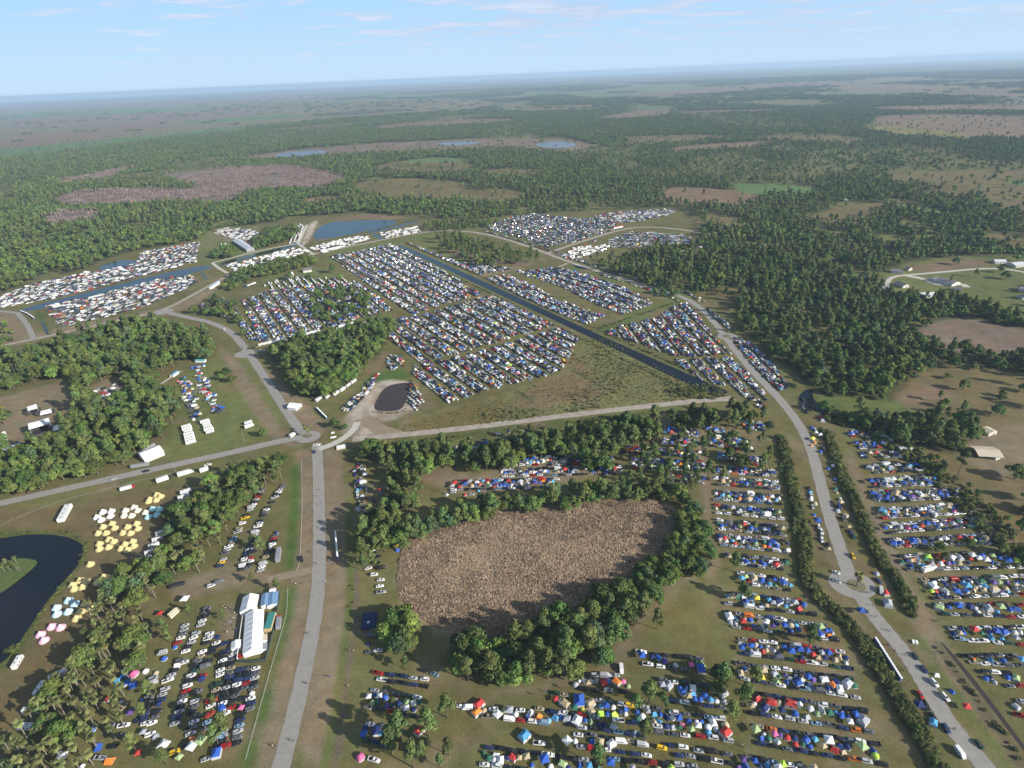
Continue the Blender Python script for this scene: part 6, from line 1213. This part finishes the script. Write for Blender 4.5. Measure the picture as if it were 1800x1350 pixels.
def stage(pa, pb, dep, ht, label):
    c, h, L = frame(pa, pb); o = empty('stage', (c[0], c[1], 0), h); tag(o, label, 'stage')
    b = MB(); b.box((0, 0, .75), (L, dep, 1.5), DARK); link('deck', b.mesh('deck'), parent=o)
    b = MB(); l, d = L/2+.6, dep/2+.6; b.add([(-l, -d, ht-1.2), (l, -d, ht-1.2), (l, d, ht), (-l, d, ht), (-l, -d, ht-1.6), (l, -d, ht-1.6), (0, 0, ht+1.0)], [(0, 1, 6), (1, 2, 6), (2, 3, 6), (3, 0, 6), (4, 5, 1, 0)], WCAN); link('roof', b.mesh('roof'), parent=o)
    for sx in (-1, 1):
        for sy in (-1, 1): b = MB(); b.tube((sx*L/2, sy*dep/2, 0), (sx*L/2, sy*dep/2, ht-.8), .2, .2, GREYM, 6); link('truss_leg', b.mesh('truss_leg'), parent=o)
        b = MB(); b.box((sx*(L/2+2), -dep/2+1, 3), (1.4, 1.4, 4), DARK); link('speaker', b.mesh('speaker'), parent=o)
    b = MB(); b.box((0, dep/2-.3, ht/2), (L-.6, .12, ht-2.4), DARK); link('backdrop', b.mesh('backdrop'), parent=o)
stage((58, 764), (92, 754), 9, 9.5, 'big white roofed stage on the fairground soil'); stage((54, 728), (68, 724), 6, 7, 'small white roofed stage behind the big one'); stage((98, 760), (108, 758), 6, 5, 'low white side stage right of the big stage'); stage((74, 730), (92, 726), 5, 3.4, 'low grey deck right of the small stage')
# ------------------------------------------------------------------ big vehicles
def long_vehicle(name, pa, pb, width, height, label, cat, m=None, nose=0.0, ncol=None, roofm=None, wins=False, units=0):
    c, h, L = frame(pa, pb); o = empty(name, (c[0], c[1], 0), h); tag(o, label, cat); m = m or WHITE; l = L/2; w_ = width/2
    b = MB(); b.loft([ring(-l, w_*.95, .55, height-.05, .1), ring(-l+.15, w_, .5, height, .1), ring(l-nose-.15, w_, .5, height, .1), ring(l-nose, w_*.95, .55, height-.05, .1)], m); link('body', b.mesh('body'), parent=o)
    if roofm: b = MB(); b.box((-nose/2, 0, height+.02), (L-nose-.3, width-.25, .06), roofm); link('roof', b.mesh('roof'), parent=o)
    if nose:
        nb = MB(); nm_ = ncol or m; nb.loft([ring(l-nose+.25, w_*.9, .6, min(height, 2.9), .15), ring(l-nose*.45, w_*.9, .6, min(height, 2.9), .15), ring(l-nose*.3, w_*.85, .6, 1.7, .15), ring(l, w_*.75, .6, 1.5, .15)], nm_); link('cab', nb.mesh('cab'), parent=o)
        g = MB(); g.add([(l-nose*.43, -w_*.75, 2.7), (l-nose*.43, w_*.75, 2.7), (l-nose*.28, w_*.75, 1.75), (l-nose*.28, -w_*.75, 1.75)], [(0, 3, 2, 1)], GLASSM); link('windscreen', g.mesh('windscreen'), parent=o)
    if wins:
        for s in (-1, 1):
            for i in range(int((L-nose)//1.3)): g = MB(); g.box((-l+.9+i*1.25, s*(w_+.01), height-.95), (.95, .04, .65), GLASSM); link('window', g.mesh('window'), parent=o)
    for i in range(units): g = MB(); g.box((-l+1.5+i*(L-3)/max(1, units-1), 0, height+.15), (1, .8, .3), GREYM); link('roof_unit', g.mesh('roof_unit'), parent=o)
    for x in (-l+1.2, -l+2.3, l-nose-.6 if not nose else l-.9):
        for s in (-1, 1): link('wheel', wheel_mb(x, s*(w_-.2), .48, .3).mesh('wheel'), parent=o)
BUSM = mat('cream_paint', (.72, .66, .45), .45)
long_vehicle('bus', (299, 1088), (316, 1073), 2.6, 3.1, 'cream bus with dark windows parked above the lower lot', 'bus', BUSM, nose=1.2, wins=True)
long_vehicle('restroom_trailer', (108, 919), (123, 892), 4.6, 3.4, 'long white restroom trailer above the lake meadow', 'trailer', WHITE, units=4)
long_vehicle('semi_trailer', (489, 990), (492, 969), 2.7, 3.9, 'grey box trailer in the upper parking lot', 'trailer', GREYM)
long_vehicle('box_trailer', (472, 1113), (481, 1083), 4.0, 3.4, 'green topped long trailer right of the long marquee', 'trailer', mat('tan_paint', (.45, .34, .18), .6), roofm=GRNC)
long_vehicle('box_truck', (490, 1088+20), (492, 1086), 2.6, 2.8, 'grey truck with red end outside the compound', 'truck', GREYM, nose=1.6, ncol=REDM)
long_vehicle('semi_trailer', (276, 849), (303, 840), 2.6, 3.6, 'white semi trailer, left one of the line', 'trailer', WHITE, nose=2.4, ncol=DARK); long_vehicle('semi_trailer', (313, 838), (341, 830), 2.6, 3.6, 'white semi trailer, middle one of the line', 'trailer', WHITE, nose=2.4, ncol=WHITE); long_vehicle('semi_trailer', (352, 831), (367, 826), 2.6, 3.4, 'short white box trailer at the line end', 'trailer', WHITE)
long_vehicle('box_truck', (212, 863), (238, 856), 2.6, 2.6, 'red and white truck on the dirt track', 'truck', WHITE, nose=2, ncol=REDM); long_vehicle('shipping_container', (231, 823), (263, 818), 2.5, 2.9, 'grey container below the roadside marquee', 'container', GREYM); long_vehicle('shipping_container', (250, 796), (272, 783), 2.5, 2.6, 'grey container behind the roadside marquee', 'container', GREYM)
long_vehicle('motor_coach', (510, 770), (519, 764), 2.5, 3.0, 'white truck turning at the junction above the avenue', 'truck', WHITE, nose=1.4); long_vehicle('flatbed_truck', (298, 1034), (326, 1026), 2.5, 1.6, 'dark flatbed on the soil track above the bus', 'truck', DARK)
long_vehicle('shade_trailer', (648, 1108), (652, 1082), 8, 2.8, 'dark shaded shelter beside the tree clump', 'shelter', mat('navy_tarp', (.02, .035, .09), .8)); long_vehicle('white_coach', (1579, 793), (1601, 792), 2.6, 3.2, 'long white coach at the end of a right field row', 'coach', WHITE, units=2)
for i, (a, b) in enumerate([((1538, 770), (1556, 771)), ((1559, 772), (1566, 779)), ((1632, 902), (1645, 910)), ((1550, 819), (1562, 818)), ((1620, 1006), (1642, 1000)), ((1553, 846), (1570, 848))]):
    long_vehicle('motor_coach', a, b, 2.6, 3.1, ['white coach at the top row of the right field', 'slanted white coach at end of the second right row', 'slanted white coach among right field tents', 'white camper coach in the fourth right row', 'large white coach at the left end of right field', 'pale coach in the fifth right row'][i], 'coach', WHITE, units=2)
gable('archway_tent', (1079, 402), (1094, 399), 3, 2.6, 3.8, 'red and white long roof at the far pale road', 'tent', roofm=REDM)
# ------------------------------------------------------------------ portable toilets
def toilets():
    b = MB(); b.box((0, 0, 1.08), (1.08, 1.08, 2.1), mat('toilet_shell', (.10, .17, .34), .5), taper=.97); r_ = MB(); r_.add([(-.56, -.56, 2.12), (.56, -.56, 2.12), (.56, .56, 2.12), (-.56, .56, 2.12), (-.4, 0, 2.36), (.4, 0, 2.36)], [(0, 1, 5, 4), (2, 3, 4, 5), (1, 2, 5), (3, 0, 4)], WCAN)
    d = MB(); d.box((.56, 0, 1.05), (.03, .7, 1.85), mat('toilet_door', (.55, .58, .6), .5)); v = MB(); v.tube((-.4, -.35, 2.1), (-.4, -.35, 2.6), .05, .05, DARK, 5)
    return [('cabin', b.mesh('cabin')), ('roof', r_.mesh('roof')), ('door', d.mesh('door')), ('vent', v.mesh('vent'))]
TP = toilets()
for pts, zn in (([(1537, 1124), (1585, 1200)], 'row beside the lower right road'), ([(590, 937), (594, 983)], 'row right of the avenue'), ([(557, 719), (575, 737)], 'row above the junction'), ([(36, 548), (50, 553), (61, 561)], 'curved row at the left canal end'), ([(1010, 467), (1030, 473)], 'row beside the far gravel road')):
    q = smooth(P(pts), 2); seg = np.linalg.norm(np.diff(q, axis=0), axis=1); L = np.concatenate([[0], np.cumsum(seg)]); n = int(L[-1]//1.22)
    for i in range(n):
        s = (i+.5)*1.22; x = np.interp(s, L, q[:, 0]); y = np.interp(s, L, q[:, 1]); x2 = np.interp(s+.5, L, q[:, 0]); y2 = np.interp(s+.5, L, q[:, 1]); x0 = np.interp(s-.5, L, q[:, 0]); y0 = np.interp(s-.5, L, q[:, 1])
        o = empty('portable_toilet', (x, y, 0), math.atan2(y2-y0, x2-x0)+math.pi/2); tag(o, 'portable toilet, %s from top of the %s' % (ordn(i), zn), 'toilet', 'portable toilets, '+zn)
        for nm_, me in TP: link(nm_, me, parent=o)
# ------------------------------------------------------------------ fences, posts and small furniture
def fence(pts, h, label, m, step=2.5, solid=False):
    q = smooth(P(pts), 2); seg = np.linalg.norm(np.diff(q, axis=0), axis=1); L = np.concatenate([[0], np.cumsum(seg)]); n = int(L[-1]//step)
    xs = np.interp(np.arange(n+1)*step, L, q[:, 0]); ys = np.interp(np.arange(n+1)*step, L, q[:, 1]); o = empty('fence', (xs[0], ys[0], 0)); tag(o, label, 'fence'); X0, Y0 = xs[0], ys[0]
    pb = MB(); pb.tube((0, 0, 0), (0, 0, h), .05, .05, m, 4); pm = pb.mesh('post')
    for i in range(min(n+1, 299)): link('post', pm, (xs[i]-X0, ys[i]-Y0, 0), parent=o)
    r_ = MB()
    for i in range(n):
        for z in ((h*.98, h*.5) if not solid else ()): r_.tube((xs[i]-X0, ys[i]-Y0, z), (xs[i+1]-X0, ys[i+1]-Y0, z), .035, .035, m, 3, False)
        if solid: 
            a = (xs[i]-X0, ys[i]-Y0); b = (xs[i+1]-X0, ys[i+1]-Y0); dx, dy = b[0]-a[0], b[1]-a[1]; l = math.hypot(dx, dy); nx, ny = -dy/l*.03, dx/l*.03
            r_.add([(a[0]+nx, a[1]+ny, .05), (b[0]+nx, b[1]+ny, .05), (b[0]+nx, b[1]+ny, h-.05), (a[0]+nx, a[1]+ny, h-.05), (a[0]-nx, a[1]-ny, .05), (b[0]-nx, b[1]-ny, .05), (b[0]-nx, b[1]-ny, h-.05), (a[0]-nx, a[1]-ny, h-.05)], [(0, 1, 2, 3), (7, 6, 5, 4), (3, 2, 6, 7)], m)
    link('panel' if solid else 'rail', r_.mesh('rail'), parent=o)
LG = mat('galvanised', (.50, .51, .50), .5, .2); GM = mat('dark_mesh', (.05, .075, .06), .8)
fence([(428, 1086), (424, 1110), (418, 1163)], 2.4, 'pale screen fence on the left side of the vendor compound', WCAN, solid=True); fence([(418, 1164), (442, 1166), (468, 1163)], 2.2, 'dark screen fence across the compound bottom', GM, solid=True)
fence([(468, 1163), (482, 1110), (494, 1040)], 2.2, 'dark screen fence on the right side of the vendor compound', GM, solid=True)
fence([(530, 812), (532, 880), (529, 960), (526, 1000), (519, 1006)], 1.1, 'pale temporary fence between swale and avenue', LG, 2.2); fence([(506, 1035), (505, 1080), (490, 1130), (470, 1200), (445, 1290), (430, 1345)], 1.1, 'pale temporary fence along the lower swale', LG, 2.2)
fence([(0, 925), (80, 890), (180, 862), (280, 838), (330, 828)], 1.2, 'thin wire fence below the left road', LG, 2.5); fence([(1336, 1275), (1300, 1270)], 1.0, 'short rope line in the bottom field', LG)
def lamp_post(px, label):
    x, y = at(*px); o = empty('lamp_post', (x, y, 0)); tag(o, label, 'lamp post', 'tall poles'); b = MB(); b.tube((0, 0, 0), (0, 0, 11), .14, .08, GREYM, 6); link('pole', b.mesh('pole'), parent=o)
    b = MB(); b.tube((0, 0, 10.8), (1.6, 0, 11.2), .05, .04, GREYM, 5); link('arm', b.mesh('arm'), parent=o); b = MB(); b.box((1.7, 0, 11.15), (.7, .3, .15), DARK); link('lamp_head', b.mesh('lamp_head'), parent=o)
lamp_post((310, 832), 'tall thin pole beside the left road below the lawn'); lamp_post((430, 778), 'tall thin pole on the lawn by three campers'); lamp_post((1312, 1325), 'tall thin pole among tents at the bottom'); lamp_post((1362, 745), 'tall thin pole by the right road curve')
def slab(px, l, w_, h, rz, m, name, label, cat): x, y = at(*px); b = MB(); b.box((0, 0, h/2), (l, w_, h), m, taper=.96); q = MB(); q.box((0, 0, h+.06), (l*.9, w_*.9, .1), WCAN); o = empty(name, (x, y, 0), rz); link('crate', b.mesh('crate'), parent=o); link('lid', q.mesh('lid'), parent=o); tag(o, label, cat)
slab((1605, 1129), 2.2, 1.1, .8, 1.2, WCAN, 'utility_box', 'white box beside the lower right road, left one', 'box'); slab((1611, 1130), 2.2, 1.1, .8, 1.2, WCAN, 'utility_box', 'white box beside the lower right road, right one', 'box'); slab((600, 787), 8, 5, 1.2, .3, TANR, 'gravel_platform', 'tan platform at the corner right of the avenue mouth', 'platform')
slab((586, 769), 5, 1.5, .6, .3, WCAN, 'barrier_block', 'low white barrier below the gravel spur', 'barrier'); slab((585, 761), 3, 1.5, .6, .4, WCAN, 'barrier_block', 'short white barrier above the spur', 'barrier')
for i, (px, col_) in enumerate([((30, 1332), 0)]): pass
# ------------------------------------------------------------------ people
def human():
    J = [(0, 0, .95), (0, 0, 1.2), (0, 0, 1.42), (0, 0, 1.52), (0, .01, 1.66), (0, .0, 1.76), (-.19, 0, 1.40), (-.25, .02, 1.12), (-.24, .12, .88), (-.24, .17, .80), (.19, 0, 1.40), (.25, -.03, 1.12), (.25, .02, .86), (.25, .05, .78), (-.1, 0, .90), (-.11, .14, .50), (-.11, .05, .08), (-.11, .20, .03), (.1, 0, .90), (.11, -.02, .50), (.11, -.28, .12), (.11, -.16, .04)]
    E_ = [(0, 1), (1, 2), (2, 3), (3, 4), (4, 5), (2, 6), (6, 7), (7, 8), (8, 9), (2, 10), (10, 11), (11, 12), (12, 13), (0, 14), (14, 15), (15, 16), (16, 17), (0, 18), (18, 19), (19, 20), (20, 21)]
    Rr = [.14, .13, .15, .06, .10, .07, .07, .05, .04, .035, .07, .05, .04, .035, .10, .065, .045, .04, .10, .065, .045, .04]
    me = bpy.data.meshes.new('person_skeleton'); me.from_pydata(J, E_, []); o = bpy.data.objects.new('person_skeleton', me); COL.objects.link(o)
    o.modifiers.new('s', 'SKIN'); 
    for v, r_ in zip(me.skin_vertices[0].data, Rr): v.radius = (r_, r_*.8)
    me.skin_vertices[0].data[0].use_root = True; sb = o.modifiers.new('u', 'SUBSURF'); sb.levels = 1
    dg = bpy.context.evaluated_depsgraph_get(); m = bpy.data.meshes.new_from_object(o.evaluated_get(dg)); m.name = 'person_body'; m.materials.clear(); m.materials.append(SKIN); bpy.data.objects.remove(o); return m
HB = human()
def ell(x, y, z, a, b, n=10): return [(x+a*math.cos(2*math.pi*i/n), y+b*math.sin(2*math.pi*i/n), z) for i in range(n)]
s_ = MB(); s_.loft([ell(0, 0, .92, .19, .14), ell(0, 0, 1.15, .18, .13), ell(0, 0, 1.38, .22, .14), ell(0, 0, 1.47, .12, .10)], CLOTH)
for sx, yy in ((-1, .02), (1, -.03)): s_.tube((sx*.2, 0, 1.41), (sx*.255, yy, 1.15), .085, .07, CLOTH, 8)
SHIRT = s_.mesh('shirt'); s_ = MB()
s_.loft([ell(0, 0, .80, .19, .14), ell(0, 0, .97, .195, .145)], CLOTH); s_.tube((-.1, 0, .9), (-.11, .14, .5), .12, .09, CLOTH, 8); s_.tube((-.11, .14, .5), (-.11, .06, .14), .09, .07, CLOTH, 8); s_.tube((.1, 0, .9), (.11, -.02, .5), .12, .09, CLOTH, 8); s_.tube((.11, -.02, .5), (.11, -.26, .16), .09, .07, CLOTH, 8)
TROU = s_.mesh('trousers'); s_ = MB(); s_.loft([ell(0, -.02, 1.66, .115, .115), ell(0, -.02, 1.76, .11, .11), ell(0, -.01, 1.81, .05, .05)], mat('hair', (.05, .03, .02), .8)); HAIR = s_.mesh('hair')
PEOPLE = [('on the avenue', [(557, 873), (565, 885), (563, 889), (554, 898), (563, 928), (573, 1024), (545, 1115), (541, 1115), (538, 1202), (542, 1203), (516, 1303), (511, 1303), (557, 991), (560, 992), (552, 848), (561, 862)]),
          ('on the verge left of the avenue', [(538, 903), (540, 921), (547, 972), (520, 1028), (530, 1027), (534, 1028), (480, 1313), (486, 1312)]), ('on the verge right of the avenue', [(589, 925), (580, 987), (587, 993), (580, 1105), (577, 1190), (580, 1191), (613, 1208), (615, 1145), (622, 1146)]),
          ('on the bare yard left of the compound', [(397, 1071), (405, 1070), (409, 1073), (413, 1079), (400, 1096), (377, 1100), (398, 1103), (375, 1110), (400, 1113), (412, 1102), (416, 1109), (398, 1137), (392, 1068), (401, 1068), (411, 1089), (405, 1096), (380, 1088)]),
          ('on the soil below the marsh wood', [(982, 1206), (984, 1209), (936, 1221), (939, 1222), (958, 1216), (1010, 1196)]), ('near the bottom tall pole', [(1303, 1308), (1305, 1312), (1306, 1315), (1284, 1101)]),
          ('on the lower right road', [(1524, 1042), (1521, 1043), (1529, 1043), (1534, 1065), (1559, 1108), (1563, 1110), (1590, 1152), (1593, 1153), (1675, 1282), (1678, 1283), (1540, 1085)]), ('beside the toilet row at the right', [(1563, 1136), (1560, 1134), (1572, 1146), (1585, 1178), (1587, 1181), (1589, 1176), (1596, 1198), (1591, 1205), (1586, 1209)]),
          ('on the right field soil', [(1646, 1092), (1652, 1091), (1649, 1094), (1513, 863)]), ('at the junction above the avenue', [(540, 742), (548, 738), (555, 740), (549, 728), (533, 727), (510, 735)])]
CC_ = [('white', (.7, .7, .7)), ('red', (.45, .04, .04)), ('blue', (.05, .1, .35)), ('black', (.03, .03, .03)), ('grey', (.25, .25, .25)), ('yellow', (.7, .6, .05)), ('green', (.08, .25, .08))]
for zn, pts in PEOPLE:
    for i, q in enumerate(sorted(pts)):
        x, y = at(*q); a = CC_[int(RN.integers(len(CC_)))]; b = CC_[int(RN.integers(2, 5))]; o = empty('person', (x, y, .07), RN.uniform(0, 6.28)); tag(o, 'walking person in %s top, %s from left %s' % (a[0], ordn(i), zn), 'person', 'people walking about')
        link('body', HB, parent=o); link('shirt', SHIRT, parent=o, color=a[1]); link('trousers', TROU, parent=o, color=b[1]); link('hair', HAIR, parent=o)
# ------------------------------------------------------------------ air
hb = MB(); HZ = mat('unused', (.5, .5, .5))
hb.box((0, 0, 140), (124000, 124000, 282), HZ); me = hb.mesh('haze'); me.materials.clear()
hm = bpy.data.materials.new('air'); hm.use_nodes = True; hm.node_tree.nodes.clear(); ho = N(hm.node_tree, 'ShaderNodeOutputMaterial'); pv = N(hm.node_tree, 'ShaderNodeVolumePrincipled')
pv.inputs['Color'].default_value = (.56, .76, 1.0, 1); pv.inputs['Density'].default_value = 5.6e-5; pv.inputs['Anisotropy'].default_value = .1
hm.node_tree.links.new(pv.outputs[0], ho.inputs['Volume']); me.materials.append(hm); tag(link('haze', me), 'thin blue haze over the whole plain', kind='stuff')
